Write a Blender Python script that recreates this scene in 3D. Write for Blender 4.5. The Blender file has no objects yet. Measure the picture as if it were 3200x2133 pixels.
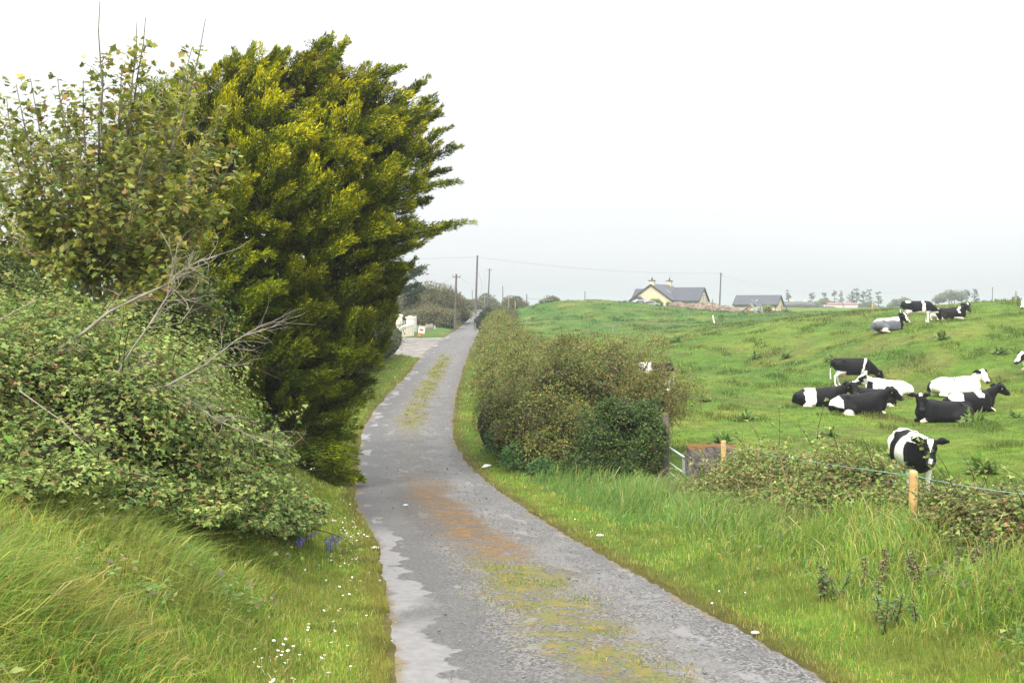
import bpy, bmesh, math, random
import numpy as np
from mathutils import Vector, Matrix

# ------------------------------------------------------------------ camera, sky, sun, exposure
SC = bpy.context.scene
COL = SC.collection
F = 3111.0                      # focal length in photo pixels (3200 wide)
PITCH = math.atan((1066.5 - 945.0) / F)
cam_d = bpy.data.cameras.new('camera'); cam_d.sensor_width = 36.0; cam_d.lens = 35.0
cam_d.clip_start = 0.05; cam_d.clip_end = 12000
cam = bpy.data.objects.new('camera', cam_d); COL.objects.link(cam)
cam.location = (0, 0, 0); cam.rotation_euler = (math.pi / 2 - PITCH, 0, 0)
SC.camera = cam
SC.view_settings.view_transform = 'Standard'; SC.view_settings.look = 'None'
SC.view_settings.exposure = 0.95; SC.view_settings.gamma = 1.0
SC.cycles.volume_bounces = 1; SC.cycles.max_bounces = 6; SC.cycles.diffuse_bounces = 3
SC.cycles.transmission_bounces = 3; SC.cycles.glossy_bounces = 2
SC.cycles.use_denoising = True; SC.cycles.denoising_input_passes = 'RGB_ALBEDO_NORMAL'; SC.cycles.denoising_prefilter = 'ACCURATE'

SUN_EL, SUN_AZ = math.radians(48), math.radians(205)   # compass from +Y clockwise: behind the camera, to its left
world = bpy.data.worlds.new('World'); SC.world = world; world.use_nodes = True
nt = world.node_tree; nt.nodes.clear()
def wn(t, **k):
    n = nt.nodes.new(t)
    for a, b in k.items(): setattr(n, a, b)
    return n
wo = wn('ShaderNodeOutputWorld'); bg = wn('ShaderNodeBackground'); bg.inputs['Strength'].default_value = 1.0
sky = wn('ShaderNodeTexSky', sky_type='NISHITA'); sky.sun_disc = False
sky.sun_elevation = SUN_EL; sky.sun_rotation = SUN_AZ
sks = wn('ShaderNodeVectorMath', operation='SCALE'); sks.inputs['Scale'].default_value = 0.1
nt.links.new(sky.outputs['Color'], sks.inputs[0])
tc = wn('ShaderNodeTexCoord'); sp = wn('ShaderNodeSeparateXYZ'); nt.links.new(tc.outputs['Generated'], sp.inputs[0])
# an overcast layer: brighter overhead than at the horizon, with soft cloud structure
rmp = wn('ShaderNodeValToRGB'); nt.links.new(sp.outputs['Z'], rmp.inputs[0])
el = rmp.color_ramp.elements
el[0].position = 0.0; el[0].color = (0.186, 0.192, 0.200, 1)
el[1].position = 1.0; el[1].color = (1, 1, 1, 1)
for p, c in ((0.02, (0.193, 0.198, 0.205)), (0.05, (0.216, 0.220, 0.225)), (0.09, (0.234, 0.236, 0.239)), (0.14, (0.250, 0.251, 0.252)), (0.25, (0.31, 0.31, 0.31)), (0.5, (0.66, 0.66, 0.66))):
    e = el.new(p); e.color = (*c, 1)
nz = wn('ShaderNodeTexNoise'); nz.inputs['Scale'].default_value = 2.2; nz.inputs['Detail'].default_value = 4
mpn = wn('ShaderNodeMapping'); mpn.inputs['Scale'].default_value = (1, 1, 3.5)
nt.links.new(tc.outputs['Generated'], mpn.inputs[0]); nt.links.new(mpn.outputs[0], nz.inputs['Vector'])
nmr = wn('ShaderNodeMapRange'); nmr.inputs['To Min'].default_value = 2.05; nmr.inputs['To Max'].default_value = 2.45
nt.links.new(nz.outputs['Fac'], nmr.inputs[0])
cl = wn('ShaderNodeVectorMath', operation='SCALE')
nt.links.new(rmp.outputs[0], cl.inputs[0]); nt.links.new(nmr.outputs[0], cl.inputs['Scale'])
mx = wn('ShaderNodeMix', data_type='RGBA'); mx.inputs[0].default_value = 0.93
nt.links.new(sks.outputs[0], mx.inputs[6]); nt.links.new(cl.outputs[0], mx.inputs[7])
nt.links.new(mx.outputs[2], bg.inputs['Color']); nt.links.new(bg.outputs[0], wo.inputs['Surface'])

sun_d = bpy.data.lights.new('sun', 'SUN'); sun_d.energy = 2.0; sun_d.angle = math.radians(12); sun_d.color = (1.0, 0.95, 0.86)
sun = bpy.data.objects.new('sun', sun_d); COL.objects.link(sun); sun.location = (-20, -30, 40)
_sd = Vector((math.sin(SUN_AZ) * math.cos(SUN_EL), math.cos(SUN_AZ) * math.cos(SUN_EL), math.sin(SUN_EL)))
sun.rotation_euler = _sd.to_track_quat('Z', 'Y').to_euler()

# ------------------------------------------------------------------ helpers
rng = np.random.default_rng(11); random.seed(11)
cp, spn = math.cos(PITCH), math.sin(PITCH)
def at(px, py, d):
    """world point seen at photo pixel (px, py) at world distance Y = d"""
    cx, cy = (px - 1600.0) / F, (1066.5 - py) / F
    Y = cp + cy * spn; Z = cy * cp - spn
    return Vector((cx / Y * d, d, Z / Y * d))
def proj(P):
    P = np.asarray(P, float); x, y, z = P[..., 0], P[..., 1], P[..., 2]
    w = y * cp - z * spn; v = z * cp + y * spn
    return 1600 + F * x / w, 1066.5 - F * v / w
def hash2(i, j, s):
    h = (i.astype(np.int64) * 374761393 + j.astype(np.int64) * 668265263 + s * 974634777) & 0x7fffffff
    h = ((h ^ (h >> 13)) * 1274126177) & 0x7fffffff
    return ((h ^ (h >> 16)) & 0xffff) / 65535.0
def vnoise(x, y, s=0):
    x = np.asarray(x, float); y = np.asarray(y, float)
    i = np.floor(x); j = np.floor(y); fx = x - i; fy = y - j
    fx = fx * fx * (3 - 2 * fx); fy = fy * fy * (3 - 2 * fy)
    a = hash2(i, j, s); b = hash2(i + 1, j, s); c = hash2(i, j + 1, s); d = hash2(i + 1, j + 1, s)
    return (a * (1 - fx) + b * fx) * (1 - fy) + (c * (1 - fx) + d * fx) * fy
def fbm(x, y, s=0, o=3):
    t = 0; a = 1; n = 0
    for k in range(o):
        t = t + a * vnoise(x * 2 ** k, y * 2 ** k, s + k); n += a; a *= .5
    return t / n
def n3(P, sc, s=0):
    P = P * sc
    return (vnoise(P[:, 0] + P[:, 2] * .7, P[:, 1] + P[:, 2] * 1.3, s) + vnoise(P[:, 2] + 3.1 + P[:, 0] * .6, P[:, 0] - P[:, 1], s + 5)) / 2
def sstep(a, b, x):
    t = np.clip((x - a) / (b - a), 0, 1); return t * t * (3 - 2 * t)
def unit(v): return v / np.maximum(np.linalg.norm(v, axis=-1, keepdims=True), 1e-9)
def rdir(n): return unit(rng.normal(size=(n, 3)))

def tag(o, label=None, cat=None, group=None, kind=None):
    if label: o['label'] = label
    if cat: o['category'] = cat
    if group: o['group'] = group
    if kind: o['kind'] = kind
    return o
def thing(name, loc, label, cat, group=None, rz=0.0):
    o = bpy.data.objects.new(name, None); COL.objects.link(o); o.empty_display_size = .2
    o.location = loc; o.rotation_euler = (0, 0, rz)
    return tag(o, label, cat, group)
def link(name, me, mat, parent=None, world=True):
    """link a mesh; with world=True its vertices are in world space and are moved into the parent's frame"""
    me.materials.append(mat) if mat else None
    o = bpy.data.objects.new(name, me); COL.objects.link(o)
    if parent is not None:
        o.parent = parent
        if world:
            M = Matrix.Translation(parent.location) @ parent.rotation_euler.to_matrix().to_4x4()
            me.transform(M.inverted())
    return o
def np_mesh(name, V, faces, col=None, smooth=False):
    """faces: list of int arrays (n,3) or (n,4)"""
    V = np.asarray(V, np.float32); me = bpy.data.meshes.new(name)
    faces = [np.asarray(f, np.int32) for f in faces if len(f)]
    loops = np.concatenate([f.ravel() for f in faces]); tot = np.concatenate([np.full(len(f), f.shape[1], np.int32) for f in faces])
    st = np.concatenate([[0], np.cumsum(tot)[:-1]]).astype(np.int32)
    me.vertices.add(len(V)); me.vertices.foreach_set('co', V.ravel())
    me.loops.add(len(loops)); me.loops.foreach_set('vertex_index', loops)
    me.polygons.add(len(tot)); me.polygons.foreach_set('loop_start', st); me.polygons.foreach_set('loop_total', tot)
    if smooth: me.polygons.foreach_set('use_smooth', np.ones(len(tot), bool))
    if col is not None:
        a = me.color_attributes.new('Col', 'FLOAT_COLOR', 'POINT')
        c = np.ones((len(V), 4), np.float32); c[:, :3] = col; a.data.foreach_set('color', c.ravel())
    me.update(calc_edges=True); me.validate()
    return me
class MB:
    """collects boxes, bars, tubes and prisms into one mesh"""
    def __init__(s): s.v = []; s.f = []
    def add(s, vs, fs):
        n = len(s.v); s.v += [tuple(v) for v in vs]; s.f += [tuple(i + n for i in f) for f in fs]
    def box(s, c, size, M=None, rz=0.0):
        hx, hy, hz = size[0] / 2, size[1] / 2, size[2] / 2
        R = M if M is not None else Matrix.Rotation(rz, 3, 'Z'); c = Vector(c)
        vs = [c + R @ Vector((x * hx, y * hy, z * hz)) for x in (-1, 1) for y in (-1, 1) for z in (-1, 1)]
        s.add(vs, [(0, 1, 3, 2), (4, 6, 7, 5), (0, 4, 5, 1), (2, 3, 7, 6), (0, 2, 6, 4), (1, 5, 7, 3)])
    def bar(s, a, b, w, h=None):
        a, b = Vector(a), Vector(b); q = (b - a).to_track_quat('Z', 'Y').to_matrix()
        s.box((a + b) / 2, (w, h or w, (b - a).length), q)
    def tube(s, pts, rad, n=6, cap=True):
        pts = [Vector(p) for p in pts]; rad = rad if hasattr(rad, '__len__') else [rad] * len(pts)
        vs = []; fs = []
        for i, p in enumerate(pts):
            t = (pts[min(i + 1, len(pts) - 1)] - pts[max(i - 1, 0)]); t = t.normalized() if t.length > 1e-9 else Vector((0, 0, 1))
            u = t.cross(Vector((.13, .31, .94)) if abs(t.z) < .9 else Vector((1, 0, 0))).normalized(); w = t.cross(u)
            for k in range(n):
                a = 2 * math.pi * k / n; vs.append(p + (u * math.cos(a) + w * math.sin(a)) * rad[i])
        for i in range(len(pts) - 1):
            for k in range(n): fs.append((i * n + k, i * n + (k + 1) % n, (i + 1) * n + (k + 1) % n, (i + 1) * n + k))
        if cap: fs.append(tuple(range(n - 1, -1, -1))); fs.append(tuple((len(pts) - 1) * n + k for k in range(n)))
        s.add(vs, fs)
    def prism(s, poly, vec):
        n = len(poly); vec = Vector(vec); a = [Vector(p) for p in poly]; b = [p + vec for p in a]
        s.add(a + b, [tuple(range(n - 1, -1, -1)), tuple(range(n, 2 * n))] + [(i, (i + 1) % n, n + (i + 1) % n, n + i) for i in range(n)])
    def ball(s, c, r, n=8, m=6, sc=(1, 1, 1)):
        vs = [(c[0], c[1], c[2] - r * sc[2])]; fs = []
        for j in range(1, m):
            b = math.pi * (j / m - .5)
            for k in range(n):
                a = 2 * math.pi * k / n; vs.append((c[0] + r * sc[0] * math.cos(b) * math.cos(a), c[1] + r * sc[1] * math.cos(b) * math.sin(a), c[2] + r * sc[2] * math.sin(b)))
        vs.append((c[0], c[1], c[2] + r * sc[2])); L = len(vs) - 1
        for k in range(n): fs.append((0, 1 + (k + 1) % n, 1 + k)); fs.append((L, L - n + k, L - n + (k + 1) % n))
        for j in range(m - 2):
            for k in range(n): fs.append((1 + j * n + k, 1 + j * n + (k + 1) % n, 1 + (j + 1) * n + (k + 1) % n, 1 + (j + 1) * n + k))
        s.add(vs, fs)
    def build(s, name, mat, parent=None, label=None, world=True, smooth=False, bevel=0):
        me = bpy.data.meshes.new(name); me.from_pydata([tuple(v) for v in s.v], [], s.f)
        bm = bmesh.new(); bm.from_mesh(me)
        if bevel: bmesh.ops.bevel(bm, geom=bm.edges[:], offset=bevel, segments=2, affect='EDGES', clamp_overlap=True)
        bmesh.ops.recalc_face_normals(bm, faces=bm.faces); bm.to_mesh(me); bm.free()
        if smooth: me.polygons.foreach_set('use_smooth', np.ones(len(me.polygons), bool))
        o = link(name, me, mat, parent, world)
        if label: o['label'] = label
        return o

# ------------------------------------------------------------------ materials
def new_mat(name):
    m = bpy.data.materials.new(name); m.use_nodes = True; m.node_tree.nodes.clear()
    return m, m.node_tree
def N(t, ty, **k):
    n = t.nodes.new(ty)
    for a, b in k.items():
        if a in n.inputs: n.inputs[a].default_value = b
        else: setattr(n, a, b)
    return n
def plain(name, col, rough=.7, spec=.3, scale=6.0, var=.18, bump=.0, metal=0.0, dark=None):
    """a procedural surface: colour broken up by two noises, optional bump"""
    m, t = new_mat(name); L = t.links.new
    o = N(t, 'ShaderNodeOutputMaterial'); b = N(t, 'ShaderNodeBsdfPrincipled'); L(b.outputs[0], o.inputs[0])
    b.inputs['Roughness'].default_value = rough; b.inputs['Specular IOR Level'].default_value = spec; b.inputs['Metallic'].default_value = metal
    tcn = N(t, 'ShaderNodeTexCoord'); nz = N(t, 'ShaderNodeTexNoise', Scale=scale, Detail=6.0, Roughness=.65); L(tcn.outputs['Object'], nz.inputs['Vector'])
    r = N(t, 'ShaderNodeValToRGB'); L(nz.outputs['Fac'], r.inputs[0]); c = np.array(col)
    d = np.array(dark) if dark is not None else c * (1 - var * 1.6)
    r.color_ramp.elements[0].position = .3; r.color_ramp.elements[0].color = (*d, 1)
    r.color_ramp.elements[1].position = .7; r.color_ramp.elements[1].color = (*np.minimum(c * (1 + var * .6), .95), 1)
    L(r.outputs[0], b.inputs['Base Color'])
    if bump:
        n2 = N(t, 'ShaderNodeTexNoise', Scale=scale * 5, Detail=5.0); L(tcn.outputs['Object'], n2.inputs['Vector'])
        bp = N(t, 'ShaderNodeBump', Strength=bump, Distance=.02); L(n2.outputs['Fac'], bp.inputs['Height']); L(bp.outputs[0], b.inputs['Normal'])
    return m
def leafy(name, trans=.3, rough=.55, spec=.25, jitter=.16, scale=9.0):
    """leaves and blades: colour of the plant comes from the per-leaf colour attribute"""
    m, t = new_mat(name); L = t.links.new
    o = N(t, 'ShaderNodeOutputMaterial'); a = N(t, 'ShaderNodeVertexColor', layer_name='Col')
    tcn = N(t, 'ShaderNodeTexCoord'); nz = N(t, 'ShaderNodeTexNoise', Scale=scale, Detail=3.0); L(tcn.outputs['Object'], nz.inputs['Vector'])
    mr = N(t, 'ShaderNodeMapRange'); mr.inputs['To Min'].default_value = 1 - jitter * 1.6; mr.inputs['To Max'].default_value = 1 + jitter * 1.6; L(nz.outputs['Fac'], mr.inputs[0])
    sc = N(t, 'ShaderNodeVectorMath', operation='SCALE'); L(a.outputs[0], sc.inputs[0]); L(mr.outputs[0], sc.inputs['Scale'])
    b = N(t, 'ShaderNodeBsdfPrincipled'); b.inputs['Roughness'].default_value = rough; b.inputs['Specular IOR Level'].default_value = spec
    L(sc.outputs[0], b.inputs['Base Color'])
    tr = N(t, 'ShaderNodeBsdfTranslucent'); L(sc.outputs[0], tr.inputs['Color'])
    mx = N(t, 'ShaderNodeMixShader'); mx.inputs[0].default_value = trans; L(b.outputs[0], mx.inputs[1]); L(tr.outputs[0], mx.inputs[2]); L(mx.outputs[0], o.inputs[0])
    return m
M_LEAF = leafy('leaves'); M_GRASS = leafy('grass_blades', .42, .6, .2, .12, 2.0); M_CYP = leafy('cypress_sprays', .06, .7, .12, .12, 1.2)
M_TWIG = plain('twigs', (.06, .048, .03), .9, .1, 8, .3)
M_CORE = plain('dark_hull', (.052, .050, .022), .95, .05, 5, .35)  # dark brown for the added hulls inside bushes
M_BARK = plain('bark', (.16, .14, .11), .9, .1, 7, .35, .5)
M_DEAD = plain('bleached_wood', (.33, .29, .235), .85, .1, 9, .3, .2)
M_POST = plain('new_timber', (.60, .40, .16), .7, .2, 5, .2, .15)
M_OLDPOST = plain('weathered_timber', (.34, .31, .26), .85, .15, 4, .25, .2)
M_DARKPOST = plain('tarred_timber', (.13, .11, .10), .85, .15, 4, .25, .2)
M_GALV = plain('galvanised_steel', (.42, .45, .47), .5, .4, 6, .15, 0, .35)
M_WIRE = plain('wire', (.22, .22, .23), .6, .3, 5, .1)
M_ROPE = plain('electric_fence_rope', (.22, .42, .42), .6, .3, 30, .35)
M_CREAM = plain('cream_render', (.62, .53, .37), .85, .2, 1.5, .10)
M_PALE = plain('pale_render', (.80, .72, .56), .85, .2, 1.5, .08)
M_WHITE = plain('white_paint', (.80, .80, .78), .7, .3, 3, .08)
M_SLATE = plain('slate', (.060, .066, .080), .6, .35, 1.2, .18)
M_FASCIA = plain('dark_fascia', (.05, .05, .058), .6, .3, 3, .1)
M_GLASS = plain('dark_glass', (.10, .12, .14), .15, .6, 2, .2)
# ------------------------------------------------------------------ terrain and road
ROAD = np.array([  # distance, left edge px, right edge px, photo y
    (7, 1211, 2633, 2133), (9, 1190, 2296, 1948), (11, 1180, 2072, 1830), (14.7, 1168, 1830, 1700), (20, 1092, 1622, 1570),
    (25, 1105, 1503, 1490), (30, 1112, 1428, 1401), (36, 1132, 1415, 1320), (48, 1215, 1430, 1224), (61, 1286, 1449, 1156),
    (72, 1318, 1467, 1102), (83, 1362, 1478, 1073), (95, 1388, 1487, 1053), (120, 1432, 1510, 1027), (150, 1458, 1524, 1000), (185, 1477, 1531, 979), (220, 1488, 1534, 966)], float)
_d = ROAD[:, 0]
_xl = np.array([at(r[1], r[3], r[0]).x for r in ROAD]); _xr = np.array([at(r[2], r[3], r[0]).x for r in ROAD]); _zr = np.array([at(r[1], r[3], r[0]).z for r in ROAD])
_dd = np.concatenate([[-14, 0, 3.5], _d, [240, 300, 420]])
_xl = np.concatenate([[-.55, -.72, -.80], _xl, [-7.6, -6, -2]]); _xr = np.concatenate([[2.6, 2.45, 2.4], _xr, [-4.4, -2.8, 1.2]]); _zr = np.concatenate([[-.75, -1.88, -2.27], _zr, [-1.55, -3.2, -5]])
_fine = np.concatenate([np.arange(-14, 30, .1), np.arange(30, 420, .5)])
def _smooth(v):
    y = np.interp(_fine, _dd, v); out = y.copy()
    for k in range(2):
        s = np.maximum(.9, np.abs(_fine) * .07)
        out = (np.interp(_fine - s, _fine, out) + 2 * out + np.interp(_fine + s, _fine, out)) / 4
    return out
_xlf, _xrf, _zrf = _smooth(_xl), _smooth(_xr), _smooth(_zr)
def xl(d): return np.interp(d, _fine, _xlf)
def xr(d): return np.interp(d, _fine, _xrf)
def zr(d): return np.interp(d, _fine, _zrf)

CP = []
def c3(x, y, z): CP.append((x, y, z))
def cpx(px, py, d): p = at(px, py, d); CP.append((p.x, p.y, p.z))
for d in (-10, -4, 0, 3.5, 7, 9, 11, 14.7, 20, 25, 30, 36, 48, 61, 72, 95, 120, 150, 185, 220, 260):
    c3(xl(d), d, zr(d)); c3(xr(d), d, zr(d)); c3(xl(d) - .7, d, zr(d) + .05); c3(xr(d) + .8, d, zr(d) + .03)
for p in [(-2.2, -4, .1), (-5, -4, 1.2), (-2.0, 0, -1.2), (-3.6, 0, -.2), (-2.1, 4, -1.85), (-3.4, 4, -.95), (-6, 4, 0), (-2.3, 7, -2.35), (-3.5, 7, -1.55), (-6, 7, -.55), (-12, 7, 0),
          (-2.6, 10, -2.6), (-4.0, 10, -1.75), (-7, 10, -.7), (-3.2, 14, -3.1), (-4.6, 14, -2.2), (-8, 14, -.9), (-4.6, 20, -3.5), (-6.4, 20, -2.6), (-10, 20, -1.3),
          (-6.6, 30, -3.8), (-8.5, 30, -2.7), (-14, 30, -1.6), (-7.8, 45, -3.6), (-10, 45, -2.3), (-16, 45, -1.7), (-8.6, 60, -3.6), (-11, 60, -2.4), (-20, 60, -1.9), (-10, 67, -3.3),
          (-14, 76, -3.5), (-28, 80, -3.4), (-28, 94, -3.3), (-14, 94, -3.3), (-10.5, 105, -3.0), (-14, 105, -2.4), (-24, 105, -2), (-9.5, 125, -2.3), (-14, 125, -1.4), (-30, 125, -1.2),
          (-9.5, 150, -1.7), (-14, 150, -.7), (-10.5, 185, -1.0), (-16, 185, -.2), (-30, 185, -.3), (-11, 220, -.5), (-20, 220, -.3), (-5, 225, -.7), (-60, 120, -1), (-60, 40, -.5), (-40, 20, .2)]: c3(*p)
for p in [(4.2, -4, -1), (9, -4, -1.2), (4.2, 3, -1.75), (9, 3, -1.9), (4.5, 7, -2.25), (8, 7, -2.4), (3.8, 9, -2.7), (5.0, 9, -2.45), (8, 10, -3.0), (3.6, 11, -2.95), (4.9, 12, -2.85), (7.5, 12, -3.4),
          (3.0, 14.7, -3.35), (4.6, 15, -3.25), (6.5, 15, -3.8), (2.4, 20, -3.9), (4.2, 20, -3.9), (6.5, 20, -4.2), (12, 18, -4.0), (1.6, 25, -4.32), (5, 25, -4.3), (10, 25, -4.3), (20, 25, -4.2),
          (2, 36, -4.25), (8, 36, -4.25), (0, 48, -4.1), (8, 48, -4.1), (0, 61, -3.9), (10, 60, -4.05)]: c3(*p)
for p in [(2860, 1533, 23), (2940, 1322, 35), (2690, 1291, 37), (3040, 1306, 37), (2580, 1268, 41), (2700, 1264, 42), (2770, 1236, 46), (2980, 1234, 42), (2660, 1208, 48), (2300, 1157, 60), (2500, 1130, 57),
          (2900, 1100, 50), (3150, 1100, 48), (2770, 1029, 58), (2880, 1003, 62), (2975, 1007, 62), (3180, 985, 58), (3200, 1300, 34), (3200, 1420, 25),
          (2150, 1050, 75), (2400, 1012, 75), (2560, 986, 75), (2700, 976, 75), (2820, 966, 75), (3000, 951, 75), (3200, 939, 75), (3500, 925, 75),
          (1700, 1052, 88), (1900, 1064, 84), (2080, 1062, 80), (1640, 1010, 105), (1800, 990, 110), (2000, 995, 112), (2200, 1010, 108),
          (1600, 975, 130), (1650, 953, 130), (1750, 939, 130), (1840, 935, 130), (1950, 939, 130), (2050, 955, 132), (2150, 966, 134), (2300, 982, 140), (2480, 985, 128), (2560, 972, 150),
          (1650, 957, 160), (1840, 953, 160), (2050, 962, 160), (2300, 982, 162), (2500, 972, 175), (2000, 958, 195), (2400, 972, 195), (2700, 985, 105), (3000, 968, 105), (3300, 955, 105), (2900, 966, 170), (2600, 962, 220)]: cpx(*p)
for x, y, z in [(-100, 300, -2), (0, 320, -4), (60, 320, -2.2), (160, 320, -2), (60, 430, -2.3), (130, 430, -2.2), (200, 430, -2.4), (-150, 450, -4), (0, 500, -6), (300, 600, -5), (0, 900, -8), (-700, 900, -8), (700, 900, -8),
                (0, 2200, -8), (-2000, 2200, -8), (2000, 2200, -8), (60, 60, -1), (100, 100, 0), (60, 20, -3.5), (30, -4, -2), (-30, -4, 1.5)]: c3(x, y, z)
CP = np.array(CP)
def _warp(x, y):
    w = np.maximum(y + 14.0, 1.5); return 3 * x / w, 3 * np.log(w)
_cu, _cv = _warp(CP[:, 0], CP[:, 1])
def _phi(r2): return np.sqrt(r2 + .0036)
_A = _phi((_cu[:, None] - _cu) ** 2 + (_cv[:, None] - _cv) ** 2); _n = len(CP)
_S = np.zeros((_n + 1, _n + 1)); _S[:_n, :_n] = _A - .03 * np.eye(_n); _S[:_n, _n] = 1; _S[_n, :_n] = 1
_w = np.linalg.solve(_S, np.concatenate([CP[:, 2], [0]]))
def _rbf(x, y):
    u, v = _warp(x, y); out = np.empty(u.shape)
    for i in range(0, len(u), 20000):
        r2 = (u[i:i + 20000, None] - _cu) ** 2 + (v[i:i + 20000, None] - _cv) ** 2
        out[i:i + 20000] = _phi(r2) @ _w[:_n] + _w[_n]
    return out
def lane_near(x): return 69.0 + 5.5 * sstep(-7.5, -11, x) + 3 * sstep(-11, -16, x)
def lane_mask(x, y):  # the side lane leaving to the left at the junction
    m = sstep(lane_near(x) - 1.0, lane_near(x) + .8, y) * (1 - sstep(93.5, 95.5, y)) * sstep(-38, -34, x) * (1 - sstep(xl(y) + .5, xl(y) + 1.5, x))
    return m
def gz(x, y):
    x = np.atleast_1d(np.asarray(x, float)); y = np.atleast_1d(np.asarray(y, float))
    sh = x.shape; x = x.ravel(); y = y.ravel()
    z = _rbf(x, y)
    out = np.maximum(xl(y) - x, x - xr(y))            # metres outside the tarmac (negative on it)
    far = np.clip((y - 18) / 80, 0, 1)
    amp = (.10 + .16 * far) * sstep(.6, 2.5, out)
    z = z + amp * (fbm(x / (1.3 + 2.2 * far), y / (1.3 + 2.2 * far), 3) - .5) * 1.6
    k = sstep(.0, 1.1, out)
    r = zr(y); inside = sstep(-.30, -.02, out)
    base = (r - .07) * (1 - inside) + (r + .02) * inside
    z = np.where(y < 330, base * (1 - k) + z * k, z)
    lm = lane_mask(x, y); z = z * (1 - lm) + (zr(y) - .06) * lm
    return z.reshape(sh)
def gz1(x, y): return float(gz([x], [y])[0])

def veg_col(x, y):
    """turf colour: species patches, yellower on the near hill, bluer on the mound"""
    a = fbm(x / 9, y / 9, 21); b = fbm(x / 2.2, y / 2.2, 31); c = fbm(x / 30, y / 30, 41)
    g1 = np.array([.135, .215, .026]); g2 = np.array([.070, .155, .022]); g3 = np.array([.205, .225, .042]); brn = np.array([.20, .155, .065])
    t = np.clip(a * 1.5 - .25, 0, 1)[:, None]; col = g1 * (1 - t) + g2 * t
    m = (np.clip((y - 78) / 25, 0, 1) * np.clip(1 - (x - 25) / 30, 0, 1) * .75)[:, None]
    col = col * (1 - m) + np.array([.055, .140, .030]) * m
    t = (np.clip(b * 2.6 - 1.25, 0, 1) * .75)[:, None]; col = col * (1 - t) + g3 * t
    t = (sstep(.60, .74, fbm(x / 3.5 + 9, y / 1.8, 51)) * .36 * (y > 30))[:, None]; col = col * (1 - t) + brn * t
    o = np.maximum(xl(y) - x, x - xr(y)); t = (sstep(.40, .02, o + .35 * (fbm(x * 3, y * 3, 55) - .5)) * (y < 230) * .85)[:, None]; col = col * (1 - t) + np.array([.115, .090, .036]) * t
    return col * (.68 + .22 * c)[:, None] * np.array([1.0, .97, .9])

# ground sheet, finer near the camera, reaching the horizon
def build_ground():
    nv, nu = 470, 420
    w = np.exp(np.linspace(math.log(3.0), math.log(3400), nv)); u = np.linspace(-1, 1, nu); u = np.sign(u) * (np.abs(u) ** 1.25) * 1.45
    W, U = np.meshgrid(w, u, indexing='ij'); X = (U * (W + 3)).ravel(); Y = (W - 14.0).ravel()
    Z = gz(X, Y); V = np.stack([X, Y, Z], 1)
    i = np.arange(nv - 1)[:, None] * nu + np.arange(nu - 1)[None]; i = i.ravel()
    me = np_mesh('ground', V, [np.stack([i, i + 1, i + nu + 1, i + nu], 1)], veg_col(X, Y), True)
    m, t = new_mat('turf'); L = t.links.new
    o = N(t, 'ShaderNodeOutputMaterial'); b = N(t, 'ShaderNodeBsdfPrincipled'); b.inputs['Roughness'].default_value = .9; b.inputs['Specular IOR Level'].default_value = .08
    a = N(t, 'ShaderNodeVertexColor', layer_name='Col'); g = N(t, 'ShaderNodeNewGeometry')
    n1 = N(t, 'ShaderNodeTexNoise', Scale=1.7, Detail=8.0, Roughness=.72); n2 = N(t, 'ShaderNodeTexNoise', Scale=.35, Detail=6.0, Roughness=.6)
    L(g.outputs['Position'], n1.inputs['Vector']); L(g.outputs['Position'], n2.inputs['Vector'])
    m1 = N(t, 'ShaderNodeMapRange'); m1.inputs['From Min'].default_value = .3; m1.inputs['From Max'].default_value = .7; m1.inputs['To Min'].default_value = .5; m1.inputs['To Max'].default_value = 1.35; L(n1.outputs['Fac'], m1.inputs[0])
    m2 = N(t, 'ShaderNodeMapRange'); m2.inputs['From Min'].default_value = .3; m2.inputs['From Max'].default_value = .7; m2.inputs['To Min'].default_value = .75; m2.inputs['To Max'].default_value = 1.2; L(n2.outputs['Fac'], m2.inputs[0])
    mm = N(t, 'ShaderNodeMath', operation='MULTIPLY'); L(m1.outputs[0], mm.inputs[0]); L(m2.outputs[0], mm.inputs[1])
    s = N(t, 'ShaderNodeVectorMath', operation='SCALE'); L(a.outputs[0], s.inputs[0]); L(mm.outputs[0], s.inputs['Scale']); L(s.outputs[0], b.inputs['Base Color'])
    bp = N(t, 'ShaderNodeBump', Strength=.8, Distance=.25); L(n1.outputs['Fac'], bp.inputs['Height']); L(bp.outputs[0], b.inputs['Normal']); L(b.outputs[0], o.inputs[0])
    g = link('ground', me, m); tag(g, kind='structure')
build_ground()

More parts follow.
